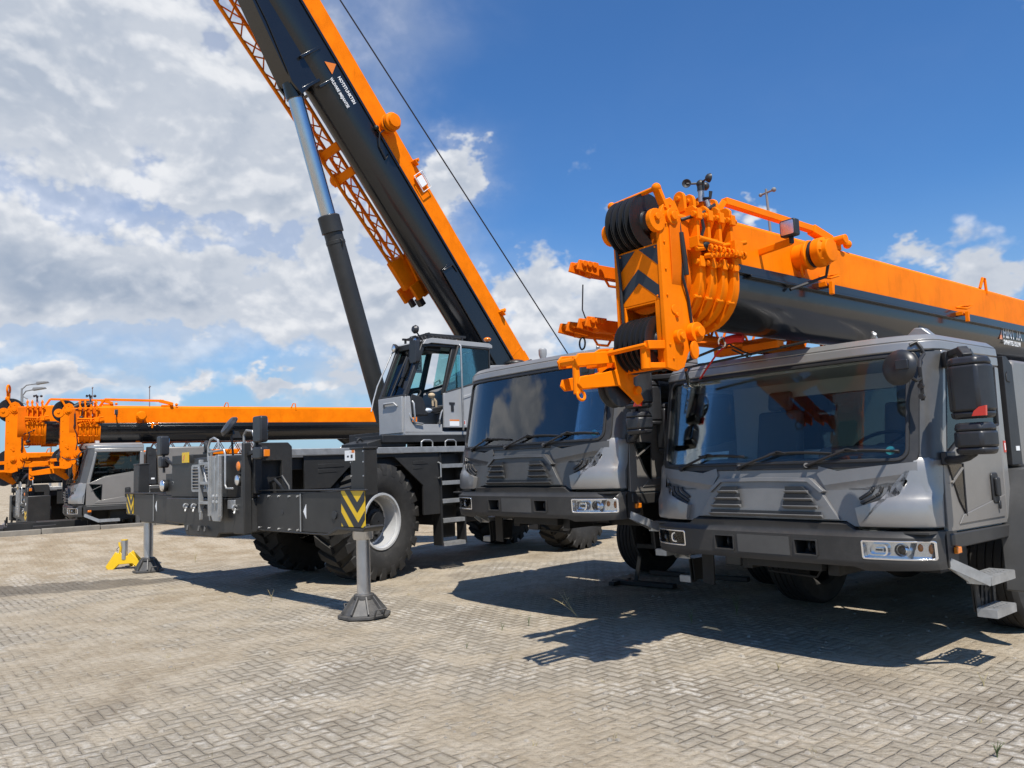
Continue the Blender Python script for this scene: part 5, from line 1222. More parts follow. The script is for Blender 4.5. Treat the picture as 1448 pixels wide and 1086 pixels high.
def rt_upper(T):
    # turntable and superstructure frame
    g = MB(); g.lathe([(.85, 1.90), (.85, 2.06), (.80, 2.08), (.80, 2.16), (.0, 2.16)], (-.1, 4.3, 0), (0, 0, 1), 36)
    for i in range(40):
        a = i * math.pi / 20; g.box(-.1 + .85 * math.cos(a) - .015, -.1 + .85 * math.cos(a) + .015, 4.3 + .85 * math.sin(a) - .015, 4.3 + .85 * math.sin(a) + .015, 1.95, 2.07)
    g.box(-.9, .35, 2.6, 7.9, 2.14, 2.32); g.box(.3, 1.12, 1.95, 4.3, 2.10, 2.22)
    g.prism([(1.70, 2.03), (2.45, 2.03), (2.45, 2.20), (1.95, 2.16), (1.70, 2.10)], 'x', .30, 1.06); g.torus((.70, 1.80, 2.13), (1, 0, 0), .05, .02, 14, 6)
    g.build('turntable', M['frame'], T, bevel=.01)
    g = MB()
    for x in (.05, -.80):
        g.prism([(4.20, 2.3), (4.25, 3.16), (4.45, 3.24), (5.22, 3.64), (6.20, 3.72), (7.0, 3.58), (7.9, 3.45), (7.9, 2.3)], 'x', x, x + .06)
        g.prism([(4.25, 3.16), (4.45, 3.24), (5.22, 3.64), (6.20, 3.72), (6.20, 3.66), (5.25, 3.56), (4.5, 3.16)], 'x', x - .02, x + .12)
        g.lathe([(.15, 0), (.15, .03), (.11, .035), (.11, .06), (.05, .065), (.05, .085), (.0, .085)], (x + .06, 5.55, 3.48), (1, 0, 0), 26)
        g.path([(x + .05, 4.5, 3.25), (x + .05, 4.5, 3.36), (x + .05, 4.62, 3.42), (x + .05, 4.66, 3.34)], .024, 8)
    g.box(-.86, .10, 7.2, 7.95, 2.4, 3.40); g.box(-1.15, 1.15, 7.4, 8.7, 2.25, 3.60)
    g.box(.12, 1.15, 6.3, 8.7, 3.42, 3.62); g.box(.14, .9, 4.35, 6.2, 2.3, 3.02)
    g.tube((.14, 4.6, 3.12), (.85, 4.55, 3.12), .14, n=20); g.box(.5, .9, 4.9, 5.6, 3.0, 3.16)
    g.build('superstructure', M['lgrey'], T, bevel=.02)
    g = MB(); g.tube((.45, 6.4, 3.62), (.45, 6.4, 3.84), .03, n=10); g.lathe([(.06, 3.82), (.085, 3.9), (.085, 4.0), (.06, 4.03), (.0, 4.03)], (.45, 6.4, 0), (0, 0, 1), 18); g.build('aerial', M['lgrey'], T)
    g = MB(); g.ball((.05, 6.0, 3.74), .16, (1.3, 1.3, .5)); g.path([(.1, 6.1, 3.74), (.2, 6.3, 3.82), (.3, 6.45, 3.70), (.4, 6.5, 3.62)], .015, 6); g.path([(.5, 4.9, 3.17), (.9, 5.4, 3.2), (1.1, 6.0, 3.3), (1.1, 7.2, 3.55)], .014, 6); g.build('air_intake', M['black'], T)
    g = MB(); g.tube((-.9, 8.0, 3.7), (.1, 8.0, 3.7), .26, n=28); g.build('hoist_drum', M['rope'], T)
    # operator's cab
    g = MB(); X0, X1 = .36, 1.10
    g.prism([(2.40, 2.24), (2.42, 2.86), (2.52, 2.86), (2.56, 2.40), (3.18, 2.40), (3.18, 2.24)], 'x', X1 - .05, X1)
    g.prism([(2.40, 2.24), (2.42, 2.86), (2.52, 2.86), (2.56, 2.40), (4.30, 2.40), (4.30, 2.24)], 'x', X0, X0 + .05)
    g.prism([(X0 + .05, 2.26), (X1 - .05, 2.26), (X1 - .03, 2.855), (X0 + .03, 2.855)], 'y', 2.375, 2.43)
    g.box(X0, X1, 2.40, 4.30, 2.22, 2.28)
    g.prism([(3.20, 2.36), (4.31, 2.36), (4.31, 3.22), (4.24, 3.20), (3.36, 2.965), (3.21, 2.92)], 'x', X0, X0 + .04)
    # roof shell with a light rim
    roof = [(2.80, 3.745), (2.86, 3.83), (3.0, 3.865), (4.30, 3.87), (4.37, 3.84), (4.37, 3.79), (2.98, 3.78), (2.90, 3.755)]
    g.prism(roof, 'x', X0 - .01, X1 + .03)
    g.box(X0, X1, 4.28, 4.32, 2.3, 3.2); g.box(X0, X0 + .06, 4.24, 4.32, 3.2, 3.8); g.box(X1 - .06, X1, 4.24, 4.32, 3.2, 3.8)
    g.path([(X0 + .2, 2.37, 2.70), (X0 + .24, 2.345, 2.76), (X1 - .22, 2.345, 2.76), (X1 - .16, 2.37, 2.70)], .018, 6)
    cab = g.build('crane_cab', M['lgrey'], T, bevel=.018)
    g = MB()
    for x in (X0 + .02, X1 - .04): g.beam((x, 2.44, 2.84), (x, 2.86, 3.80), .06, .08, (0, 1, 0)); g.beam((x, 3.26, 2.90), (x, 3.52, 3.79), .06, .10, (0, 1, 0))
    g.box(X0, X1, 2.80, 2.90, 3.70, 3.80); g.box(X0, X1, 2.42, 2.47, 2.84, 2.89); g.beam((X1 - .03, 2.85, 3.74), (X1 - .03, 4.30, 3.78), .06, .05); g.beam((X0 + .03, 2.85, 3.74), (X0 + .03, 4.30, 3.78), .06, .05)
    g.prism([(3.28, 2.97), (3.55, 3.06), (4.24, 3.24), (4.24, 3.30), (3.56, 3.11), (3.30, 3.04)], 'x', X0, X0 + .03)
    g.build('cab_pillars', M['black'], cab, bevel=.012)
    # front glass, leaning
    g = MB(); g.add([(X0 + .05, 2.475, 2.88), (X1 - .05, 2.475, 2.88), (X1 - .07, 2.84, 3.72), (X0 + .07, 2.84, 3.72), (X0 + .05, 2.482, 2.877), (X1 - .05, 2.482, 2.877), (X1 - .07, 2.847, 3.717), (X0 + .07, 2.847, 3.717)], [(0, 1, 2, 3), (7, 6, 5, 4), (0, 4, 5, 1), (1, 5, 6, 2), (2, 6, 7, 3), (3, 7, 4, 0)]); g.build('windscreen', M['tealglass'], cab)
    g = MB(); g.path([(.66, 2.44, 2.88), (.70, 2.60, 3.25), (.74, 2.74, 3.58)], .012, 6); g.beam((.64, 2.50, 3.02), (.72, 2.66, 3.40), .012, .03, (0, -1, 0)); g.beam((.80, 2.52, 3.05), (.86, 2.79, 3.62), .03, .03); g.beam((.82, 2.58, 3.2), (.80, 2.72, 3.55), .05, .02); g.build('wiper', M['black'], cab)
    g = MB(); g.prism([(2.56, 2.90), (3.26, 3.0), (3.48, 3.72), (2.92, 3.72)], 'x', X0 + .01, X0 + .016); g.prism([(3.58, 3.12), (4.22, 3.30), (4.22, 3.74), (3.74, 3.74)], 'x', X0 + .01, X0 + .016); g.build('far_window', M['tealglass'], cab)
    g = MB(); g.box(X0 + .05, X1 - .05, 4.295, 4.301, 3.22, 3.76); g.build('rear_window', M['tealglass'], cab)
    # sliding door pushed back
    g = MB(); g.prism([(3.19, 2.345), (4.33, 2.345), (4.33, 3.225), (3.42, 2.985), (3.20, 2.925)], 'x', X1 + .005, X1 + .04); g.prism([(3.60, 2.88), (4.30, 3.09), (4.30, 3.04), (3.60, 2.83)], 'x', X1 + .04, X1 + .05)
    door = g.build('sliding_door', M['lgrey'], cab, bevel=.01)
    g = MB(); g.path([(X1 + .02, a, b) for a, b in ((3.24, 2.94), (4.28, 3.22), (4.29, 3.76), (3.56, 3.76))], .026, 6, closed=True); g.build('door_frame', M['black'], door)
    g = MB(); g.prism([(3.26, 2.96), (4.27, 3.225), (4.28, 3.75), (3.57, 3.75)], 'x', X1 + .015, X1 + .021); g.build('door_window', M['tealglass'], door)
    g = MB(); g.path([(X1 + .07, 3.585, 2.30), (X1 + .09, 3.575, 2.34), (X1 + .09, 3.57, 3.76), (X1 + .06, 3.565, 3.79)], .016, 8); g.build('grab_rail', M['alu'], cab); g = MB(); g.path([(X1 + .02, 3.10, 2.42), (X1 + .06, 3.08, 2.48), (X1 + .06, 3.12, 2.60), (X1 + .02, 3.18, 2.64)], .013, 6); g.build('grab_rail', M['alu'], cab); g = MB(); g.path([(X1, 2.60, 2.44), (X1 + .03, 2.59, 2.48), (X1 + .03, 2.57, 2.74), (X1, 2.56, 2.78)], .016, 6); g.build('grab_rail', M['alu'], cab); g = MB(); g.path([(X1 - .02, 2.50, 2.60), (X1 + .02, 2.52, 2.50), (X1 + .03, 2.6, 2.42), (X1 + .03, 2.75, 2.40)], .016, 6); g.build('grab_rail', M['alu'], cab); g = MB(); g.path([(X0 - .06, 2.88, 3.80), (X0 - .10, 2.76, 3.68), (X0 - .14, 2.48, 3.10), (X0 - .15, 2.40, 2.85), (X0 - .13, 2.34, 2.66)], .014, 8); g.build('grab_rail', M['alu'], cab)
    g = MB(); g.box(X1 + .04, X1 + .05, 3.31, 3.43, 2.74, 2.775); g.box(X1 + .04, X1 + .05, 3.345, 3.405, 2.62, 2.74); g.build('door_latch', M['black'], door)
    g = MB(); g.box(X1 + .04, X1 + .043, 3.31, 3.52, 2.37, 2.48, 0); g.box(X1 + .043, X1 + .0445, 3.31, 3.52, 2.455, 2.48, 1); g.build('warning_sticker', [M['white'], M['amber'], M['red']], door); g = MB(); g.box(X1 + .04, X1 + .043, 3.60, 3.66, 2.38, 2.47, 0); g.box(X1 + .043, X1 + .0445, 3.61, 3.65, 2.40, 2.46, 2); g.build('warning_sticker', [M['white'], M['amber'], M['red']], door)
    # seat, console, paper in the far window, notice on the glass
    g = MB(); g.prism(rrect(.50, .92, 3.45, 3.90, .06), 'z', 2.62, 2.76); g.prism([(3.84, 2.74), (3.96, 2.74), (4.10, 3.30), (4.0, 3.33)], 'x', .52, .92); g.prism([(4.02, 3.34), (4.09, 3.34), (4.12, 3.54), (4.05, 3.55)], 'x', .60, .84); g.box(.55, .9, 3.5, 3.85, 2.3, 2.62); g.box(.42, 1.04, 2.5, 4.28, 2.28, 2.30)
    g.build('seat', M['seat'], cab, bevel=.04)
    g = MB(); g.prism([(2.52, 2.55), (2.62, 2.92), (2.86, 2.86), (2.98, 2.55)], 'x', .50, 1.0); g.build('console', M['black'], cab, bevel=.02); g = MB(); g.beam((.94, 3.05, 2.64), (.94, 3.5, 2.70), .12, .10); g.build('arm_console', M['black'], cab, bevel=.02); g = MB(); g.beam((.96, 3.5, 2.4), (.94, 3.5, 2.66), .05, .05); g.beam((.46, 2.6, 2.95), (.44, 3.24, 3.05), .05, .10); g.torus((.74, 2.86, 2.90), (0, -.7, .7), .15, .016, 24, 6); g.beam((.96, 2.54, 2.98), (.96, 2.58, 3.12), .1, .06); g.build('arm_console', M['black'], cab, bevel=.02); g = MB(); g.prism(rrect(.5, .98, 3.66, 3.75, .02), 'y', 2.95, 3.3)
    g.build('overhead_console', M['black'], cab, bevel=.02)
    g = MB(); g.tube((.96, 3.10, 2.72), (.97, 3.08, 2.86), .02, n=8, m=0); g.ball((.97, 3.07, 2.90), .055, (1, 1.2, .8), m=0); g.path([(.97, 3.08, 2.88), (.99, 3.14, 2.80), (.97, 3.16, 2.70)], .022, 6, m=0); g.ball((.96, 2.98, 2.64), .075, (1, 1.2, .6), m=1); g.build('wrapped_lever', [plain('tan_wrapping_paper', (.50, .38, .24), .8), plain('clear_wrapping', (.5, .55, .6), .25)], cab)
    g = MB(); g.box(X0 + .018, X0 + .021, 3.02, 3.33, 3.36, 3.66, 0)
    rr = random.Random(5)
    for i in range(6):
        for j in range(6):
            if rr.random() < .8: g.box(X0 + .021, X0 + .023, 3.04 + .047 * i, 3.04 + .047 * i + .015 + .012 * rr.random(), 3.39 + .044 * j, 3.39 + .044 * j + .014 + .012 * rr.random(), 1)
    g.build('notice_sheet', [plain('paper_sheet', (.62, .68, .66), .8), M['decalblack']], cab)
    # roof guard, lamps, mirror
    g = MB()
    for y in (2.98, 3.74): g.beam((X0 + .05, y, 3.93), (X1 - .03, y, 3.95), .03, .03)
    for x in (X0 + .05, X1 - .03): g.beam((x, 2.90, 3.93), (x, 3.78, 3.95), .035, .035); g.beam((x, 2.96, 3.85), (x, 2.96, 3.94), .03, .03); g.beam((x, 3.70, 3.86), (x, 3.70, 3.95), .03, .03)
    for i in range(9): y = 3.02 + .08 * i; g.tube((X0 + .05, y, 3.935), (X1 - .03, y + .02, 3.945), .010, n=6)
    for i in range(5): x = X0 + .15 + .1 * i; g.tube((x, 2.97, 3.935), (x, 3.74, 3.95), .008, n=6)
    g.build('roof_guard', M['black'], cab)
    g = MB()
    for x, y, z in ((X0 + .03, 2.80, 3.77), (X1 - .06, 2.78, 3.80)):
        g = MB(); g.lathe([(.05, 0), (.072, .03), (.076, .07)], (x, y, z), (-.2, -1, -.1), 18, m=0); g.ball(Vector((x, y, z)) + Vector((-.2, -1, -.1)).normalized() * .065, .068, (1, .4, 1), 14, m=1); g.build('cab_lamp', [M['black'], M['lampin']], cab)
    g = MB(); g.lathe([(.0, 0), (.065, .02), (.075, .06), (.05, .10), (.0, .11)], (1.10, 2.72, 3.98), (-.1, -1, .1), 18, m=0); g.build('round_mirror', M['mirrorback'], cab); g = MB()
    g.ball((X1 - .02, 4.30, 3.95), .06, (1.2, 1.2, .7), m=2); g.tube((X1 - .02, 4.30, 3.86), (X1 - .02, 4.30, 3.93), .03, n=8)
    g.build('beacon', [M['black'], M['lampin'], M['amber']], cab)
    g = MB(); g.prism(rrect(.98, 1.16, 3.42, 3.80, .03), 'y', 2.62, 2.70); g.path([(1.05, 2.86, 3.84), (.98, 2.75, 3.90), (.93, 2.68, 3.88), (.93, 2.65, 3.5), (.98, 2.65, 3.42)], .012, 6); g.path([(1.08, 2.70, 3.95), (1.08, 2.76, 3.88), (1.06, 2.84, 3.82)], .014, 6)
    g.build('cab_mirror', M['mirrorback'], cab, bevel=.014)

def rt_boom(T):
    th = R(51.4); va = Vector((0, -math.cos(th), math.sin(th))); wa = Vector((0, math.sin(th), math.cos(th))); O = Vector((0, 5.838, 4.016))
    X = Matrix(((1, 0, 0, 0), (0, va.y, wa.y, O.y), (0, va.z, wa.z, O.z), (0, 0, 0, 1)))
    xb, hw, zt, zl = -.345, .345, .395, -.66
    def nb():
        g = MB(); g.X = X; return g
    sh = lambda p: [(x + xb, z) for x, z in p]
    g = nb(); g.prism(sh(boom_outline(hw, zt, 0, zl, 0, part='lo')), 'y', -.45, 12.5)
    for s in (-1, 1):
        xx = xb + s * hw; g.box(min(xx, xx + s * .03), max(xx, xx + s * .03), -.45, 12.5, -.05, -.005)
        g.prism([(-.4, -.12), (2.10, -.12), (2.18, -.16), (2.16, -.42), (-.4, -.48)], 'x', xx - s * .01, xx + s * .012); g.path([(xx + s * .015, 1.95, -.12), (xx + s * .03, 2.12, -.14), (xx + s * .03, 2.14, -.40)], .018, 6)
    # ram bracket under the trough
    for s in (-1, 1):
        g.prism([(6.15, -.46), (6.05, -.98), (6.30, -1.02), (7.3, -.80), (8.7, -.62), (8.9, -.45)], 'x', xb + s * .20 - .025, xb + s * .20 + .025)
    g.prism([(xb - .26, -.50), (xb + .26, -.50), (xb + .22, -.96), (xb - .22, -.96)], 'y', 6.10, 6.15); g.prism([(xb - .36, -.20), (xb + .36, -.20), (xb + .30, -.62), (xb - .30, -.62)], 'y', 6.55, 6.60); g.prism([(xb - .36, -.24), (xb + .36, -.24), (xb + .28, -.60), (xb - .28, -.60)], 'y', 6.0, 6.05)
    g.prism([(6.3, -1.0), (6.5, -1.0), (8.7, -.64), (8.8, -.56), (7.4, -.62), (6.3, -.9)], 'x', xb - .2, xb + .2)
    boom = g.build('boom', M['boomblack'], T, bevel=.006, ang=28)
    g = nb(); g.prism(sh(boom_outline(hw, zt, 0, zl, 0, part='up')), 'y', -.28, 12.5)
    g.prism([(-.28, .0), (-.28, zt), (-.50, zt), (-.62, zt - .06), (-.66, zt - .2), (-.55, .0)], 'x', xb - hw, xb + hw)
    g.box(xb + hw, xb + hw + .004, -.18, -.16, .0, zt - .03)
    g.build('boom_upper_plate', M['orange'], boom, bevel=.008)
    g = nb(); c = Vector((xb + hw, 4.92, .20))
    g.lathe([(.14, 0), (.14, .10), (.175, .105), (.175, .13), (.13, .14), (.13, .17), (.165, .18), (.165, .26), (.13, .28), (.125, .32), (.0, .325)], c, (1, 0, 0), 28)
    g.build('cable_reel', M['orange'], boom, bevel=.005)
    g = nb(); g.torus(c + Vector((.155, 0, 0)), (1, 0, 0), .135, .018, 24, 6); g.path([c + Vector((.1, -.05, -.14)), c + Vector((.05, -.06, -.26)), c + Vector((.02, -.25, -.40)), c + Vector((.02, -.5, -.42)), c + Vector((.01, -.45, -.3))], .014, 6); g.ball(c + Vector((.03, .05, -.24)), .05)
    g.build('reel_cable', M['cable'], boom)
    for v, w in ((4.12, .38), (.72, .38)):
        g = nb(); g.beam((xb + hw - .02, v, w - .04), (xb + hw + .10, v - .02, w + .03), .05, .10); g.box(xb + hw, xb + hw + .1, v - .10, v + .02, w - .05, w - .02); g.build('rope_peg', M['orange'], boom, bevel=.004)
    g = nb(); g.box(xb + hw, xb + hw + .06, 3.62, 3.86, .14, .34, 0); g.path([(xb + hw + .08, 3.56, .12), (xb + hw + .08, 3.90, .12), (xb + hw + .08, 3.90, .36), (xb + hw + .08, 3.56, .36)], .012, 6, closed=True, m=1); g.box(xb + hw + .06, xb + hw + .066, 3.64, 3.84, .16, .32, 1); g.build('work_lamp', [M['orange_dull'], M['white']], boom, bevel=.006)
    # lettering that runs down the side, with a warning triangle
    rot = Matrix((-va, wa, Vector((1, 0, 0)))).transposed().to_euler()
    xl = xb + hw + .002
    P = lambda v, w: tuple(X @ Vector((xl, v, w)))
    text('NOTSTUHKTSN', .100, boom, M['white'], P(6.02, -.20), rot, sx=.72); text('WLSVARE IMEJANTSE', .090, boom, M['white'], P(6.06, -.37), rot, sx=.66)
    g = nb(); g.prism([(6.10, -.27), (6.34, -.27), (6.22, -.07)], 'x', xl - .002, xl); g.build('warning_triangle', M['amber'], boom)
    # lift ram
    g = MB(); a = Vector((xb, 3.02, 2.55)); b = X @ Vector((xb, 6.25, -.90)); d = (b - a).normalized(); Lr = (b - a).length
    s0 = Lr * .625
    g.tube(a, a + d * s0, .165, n=28); g.lathe([(.165, s0 - .32), (.195, s0 - .31), (.195, s0 - .02), (.165, s0), (.1, s0 + .01)], a, d, 28); g.lathe([(.166, s0 - .52), (.172, s0 - .515), (.172, s0 - .46), (.166, s0 - .455)], a, d, 28)
    g.path([a + d * (s0 - .45) + Vector((.17, 0, 0)), a + d * (s0 - .5) + Vector((.22, 0, 0)), a + d * (s0 - .6) + Vector((.18, 0, 0))], .012, 6)
    cyl = g.build('lift_ram', M['body'], T, ang=40)
    g = MB(); g.tube(a + d * s0, b, .135, n=28); g.lathe([(.16, Lr - .22), (.16, Lr + .05)], a, d, 20, m=1); g.build('ram_rod', [M['steelrod'], M['boomblack']], cyl)
    # lattice jib folded along the far side
    g = nb(); xa, xc = -.92, -1.26
    ch = []
    for x, w0, w1 in ((xa, -.34, -.40), (xc, -.30, -.36), ((xa + xc) / 2 + .05, -.60, -.86)):
        p, q = Vector((x, 2.6, w0)), Vector((x, 9.6, w1)); g.tube(p, q, .036, n=8); ch.append((p, q))
    n = 11
    at_ = lambda k, t: ch[k][0] + (ch[k][1] - ch[k][0]) * t
    for i in range(n):
        for k in range(3):
            a_, b_ = at_(k, i / n), at_((k + 1) % 3, (i + .5) / n); g.tube(a_, b_, .016, n=6); g.tube(b_, at_(k, (i + 1) / n), .016, n=6)
    g.prism([(-1.27, -.28), (-.92, -.28), (-.94, -.48), (-1.02, -.62), (-1.14, -.62), (-1.25, -.48)], 'y', 2.05, 2.68); g.box(-1.34, -1.26, 1.78, 2.1, -.62, -.30); g.box(-.92, -.84, 1.78, 2.1, -.62, -.30)
    g.prism([(1.75, -.30), (2.7, -.16), (2.7, -.30), (1.75, -.44)], 'x', -.90, -.84)
    for v in (4.55, 5.05):
        g.beam((xb - .2, v, -.45), (-1.2, v - .05, -.58), .16, .18); g.ball((-1.12, v - .02, -.58), .13)
    g.build('folded_jib', M['orange'], T, bevel=.006)
    g = nb(); g.box(-1.30, -1.20, 1.64, 1.80, -.56, -.46); g.build('jib_stop', M['black'], T, bevel=.01); g = nb(); g.box(-1.02, -.88, 1.62, 1.80, -.60, -.48); g.build('jib_stop', M['black'], T, bevel=.01)
    # hoist rope from the tip to the winch
    tip = X @ Vector((xb + .15, 12.6, .52)); w = Vector((-.2, 8.05, 3.95))
    g = MB(); g.tube(tip, w, .014, n=6); g.build('hoist_rope', M['cable'], T)
    g = nb(); g.lathe([(.05, -.1), (.3, -.1), (.32, -.08), (.27, 0), (.32, .08), (.3, .1), (.05, .1)], (xb + .15, 12.55, .25), (1, 0, 0), 30); g.build('sheave', M['rope'], boom)
# ------------------------------------------------------------------ the vehicles where they stand
def crane_truck_near():
    T = empty('truck_crane', (2.131, 6.78, 0), R(-51.1), 'grey truck crane whose chevron-faced orange boom head juts out over its own windscreen', 'truck crane')
    truck_cab(T); truck_carrier(T); make_boom(T, lettering=('HINT 7A', 'SVNHTES LILLW')); truck_superstructure(T)
    return T
def crane_truck_middle():
    T = empty('truck_crane', (.04, 8.84, .297), R(-49.2), 'grey truck crane with no boom above its roof, between the two orange booms', 'truck crane')
    truck_cab(T, left_mirrors=False, glass='hazeglass', hoodm='trim_shadehood'); truck_carrier(T, dz=.297, axles=(3.5, 6.3, 7.7))  # shade over this front is put into the hood and grille colour
    return T
crane_truck_near(); crane_truck_middle()
def rt_near():
    T = empty('rough_terrain_crane', (-4.26, 11.78, 0), R(-46), 'big-wheeled crane on outriggers with raised orange and black boom', 'mobile crane')
    outrigger(T, 1, 1.27, 3.93); outrigger(T, -1, 1.5, 4.0)
    rt_body(T); rt_upper(T); rt_boom(T)
rt_near()
def side_on_truck():
    T = empty('truck_crane', (-11.56, 20.17, 0), R(-57), 'grey truck crane seen side-on behind the raised-boom crane, level orange boom over its cab', 'truck crane')
    truck_cab(T, right_mirrors=False)
    truck_carrier(T); make_boom(T, xb=.80, ys=.58, yend=13.5, zt=3.52, zm=3.10, zl=2.62, hs=1.27); truck_superstructure(T, y0=9.5, yend=13.5)
side_on_truck()
# ------------------------------------------------------------------ far left machines and small things
def far_big_wheeled():
    T = empty('rough_terrain_crane', (-16.75, 27.2, -.52), R(-50), 'distant big-wheeled crane with boom stowed low over its dark nose and ladder', 'mobile crane')
    rt_body(T)
    g = MB(); g.box(1.28, 1.95, -.45, .2, .85, 1.75); g.box(1.32, 1.9, -.2, .1, .55, .85)
    o = g.build('outrigger_box', M['body'], T, bevel=.02); g = MB(); g.box(-2.05, -1.55, -.45, .2, .85, 1.75); g.build('outrigger_box', M['body'], T, bevel=.02)
    g = MB()
    for z in (1.02, 1.16): g.prism([(1.42, z + .10), (1.42, z + .02), (1.60, z - .07), (1.78, z + .02), (1.78, z + .10), (1.60, z + .01)], 'y', -.456, -.45)
    g.ball((1.60, -.45, 1.48), .05, (1, .2, 1), m=1); g.build('hazard_mark', [M['yellow'], M['white']], o)
    make_boom(T, xb=-.1, ys=-4.6, yend=7.5, zt=3.22, zm=2.72, zl=2.14, hw=.36, lettering=('HSHTLW', 'EENHTL WNHS'))
    truck_superstructure(T, xb=-.1, y0=5.6, yend=7.5)
far_big_wheeled()
def far_behind():
    T = empty('truck_crane', (-14.5, 21.8, -.42), R(-57), 'distant truck crane with a lifting ring on top of its orange boom head', 'truck crane')
    make_boom(T, ys=1.10, yend=13.5, zt=4.26, zm=3.80, zl=3.18, hw=.38, hs=1.55)
    truck_carrier(T, axles=(5.0, 7.8, 9.2, 10.6), L=12.5); truck_superstructure(T, y0=9.5, yend=13.5)
    g = MB(); g.torus((.0, .25, 4.74), (.3, 1, 0), .12, .03, 22, 8); g.tube((.0, .25, 4.2), (.0, .25, 4.63), .05, n=10); g.build('lifting_eye', M['orange'], T)
far_behind()
def engine_unit():
    T = empty('engine_unit', (-15.2, 24.0, ground_z(-15.2, 24.0)), R(-20), 'dusty engine unit with hoses and orange housing on the ground under the low boom', 'engine')
    r2 = random.Random(11)
    g = MB(); g.box(-.35, .75, -.4, .5, .10, .55); g.box(-.1, .5, -.35, .4, .55, .85); g.tube((.2, -.5, .5), (.2, .4, .5), .16, n=16); g.box(-.5, .8, -.5, .55, .0, .10); g.build('block', M['lgrey'], T, bevel=.03)
    g = MB(); g.prism([(-1.25, .05), (-1.25, .45), (-.95, .62), (-.55, .55), (-.35, .2), (-.5, .05)], 'y', -.4, .35); g.build('housing', M['orange_dull'], T, bevel=.04)
    g = MB()
    for i in range(14):
        p = Vector((r2.uniform(-.4, .6), r2.uniform(-.5, -.3), r2.uniform(.4, 1.0))); g.path([p, p + Vector((r2.uniform(-.2, .2), -.1, r2.uniform(.0, .25))), p + Vector((r2.uniform(-.3, .3), -.05, r2.uniform(-.35, -.1)))], .022, 6)
    g.build('hoses', M['cable'], T)
    g = MB(); g.prism([(-.45, .25), (-.15, .36), (-.4, .48)], 'y', -.56, -.52); g.build('guard', M['yellow'], T)
    g = MB()
    for i in range(5): g = MB(); p = Vector((-.2 + .2 * i, -.42, .8 + .06 * (i % 2))); g.tube(p, p + Vector((.0, -.08, .12)), .05, n=10); g.build('filter', M['alu'], T)
engine_unit()
def stand():
    T = empty('support_stand', (-7.36, 14.80, ground_z(-7.36, 14.80)), R(10), 'yellow A-shaped support stand with black post beside an outrigger foot', 'stand')
    leg = [(-.29, .0), (-.33, .04), (-.15, .30), (-.06, .30), (-.05, .26), (.04, .24), (.07, .29), (.10, .31), (.31, .09), (.29, .03), (.21, .02), (.13, .10), (-.11, .09), (-.20, .0)]
    g = MB(); g.prism(leg, 'y', -.045, -.03); g.prism(leg, 'y', .03, .045); g.beam((-.315, 0, .03), (-.14, 0, .30), .09, .015, (0, 1, 0)); g.beam((.305, 0, .08), (.10, 0, .31), .09, .015, (0, 1, 0))
    g.beam((0, .08, .24), (.02, .34, .02), .06, .05); g.box(-.03, .07, .30, .38, .0, .03)
    g.build('legs', M['yellow'], T, bevel=.008)
    g = MB(); g.tube((-.02, 0, .18), (-.02, 0, .53), .058, n=20, m=0); g.tube((-.02, 0, .53), (-.02, 0, .545), .060, n=20, m=1)
    g.path([(-.09, -.03, .30), (-.075, -.05, .40), (-.09, -.05, .44), (-.10, -.04, .50)], .02, 8, m=1); g.path([(-.10, -.05, .42), (-.14, -.05, .38), (-.13, -.05, .34)], .006, 5, m=2)
    g.build('post', [M['jack'], M['yellow'], M['cable']], T)
stand()
def strap():
    T = empty('tie_strap', (1.87, 6.63, 2.60), 0, 'red tie strap with wire loops hanging from the boom above a windscreen', 'strap')
    W = lambda x, y, z: (x - 1.87, y - 6.63, z - 2.60)
    g = MB()
    pts = [W(1.95 + .06 * math.cos(a) , 6.60 + .03 * math.sin(a * 2), 2.66 + .045 * math.sin(a)) for a in [i * .7 for i in range(9)]]
    g.path([W(1.86, 6.64, 2.68), W(1.92, 6.60, 2.69), W(1.98, 6.56, 2.68)], .035, 10); g.path([W(1.88, 6.64, 2.66), W(1.84, 6.9, 2.60), W(1.83, 7.3, 2.50), W(1.83, 7.62, 2.42)], .009, 6); g.build('webbing', M['redcloth'], T)
    g = MB(); g.torus(W(1.83, 6.66, 2.67), (1, .5, .2), .04, .011, 16, 6); g.torus(W(1.83, 7.63, 2.40), (1, 0, .2), .022, .008, 12, 5)
    g.path([W(1.66, 7.36, 2.52), W(1.70, 7.5, 2.46), W(1.76, 7.68, 2.39)], .018, 8); g.torus(W(1.74, 7.66, 2.38), (.6, .3, 1), .05, .007, 16, 5); g.build('hooks', M['chrome'], T)
    g = MB(); g.path([W(1.86, 6.64, 2.66), W(1.98, 6.62, 2.58), W(2.06, 6.6, 2.54), W(2.03, 6.6, 2.52), W(1.9, 6.64, 2.6)], .008, 5); g.path([W(1.88, 6.66, 2.65), W(1.70, 7.0, 2.60), W(1.45, 7.4, 2.52)], .012, 6); g.path([W(1.66, 7.4, 2.54), W(2.0, 6.9, 2.56), W(2.5, 6.45, 2.62)], .012, 6); g.path([W(1.70, 7.35, 2.55), W(1.69, 7.5, 2.46), W(1.72, 7.6, 2.40), W(1.78, 7.66, 2.37)], .007, 5); g.build('wire', M['cable'], T)
strap()
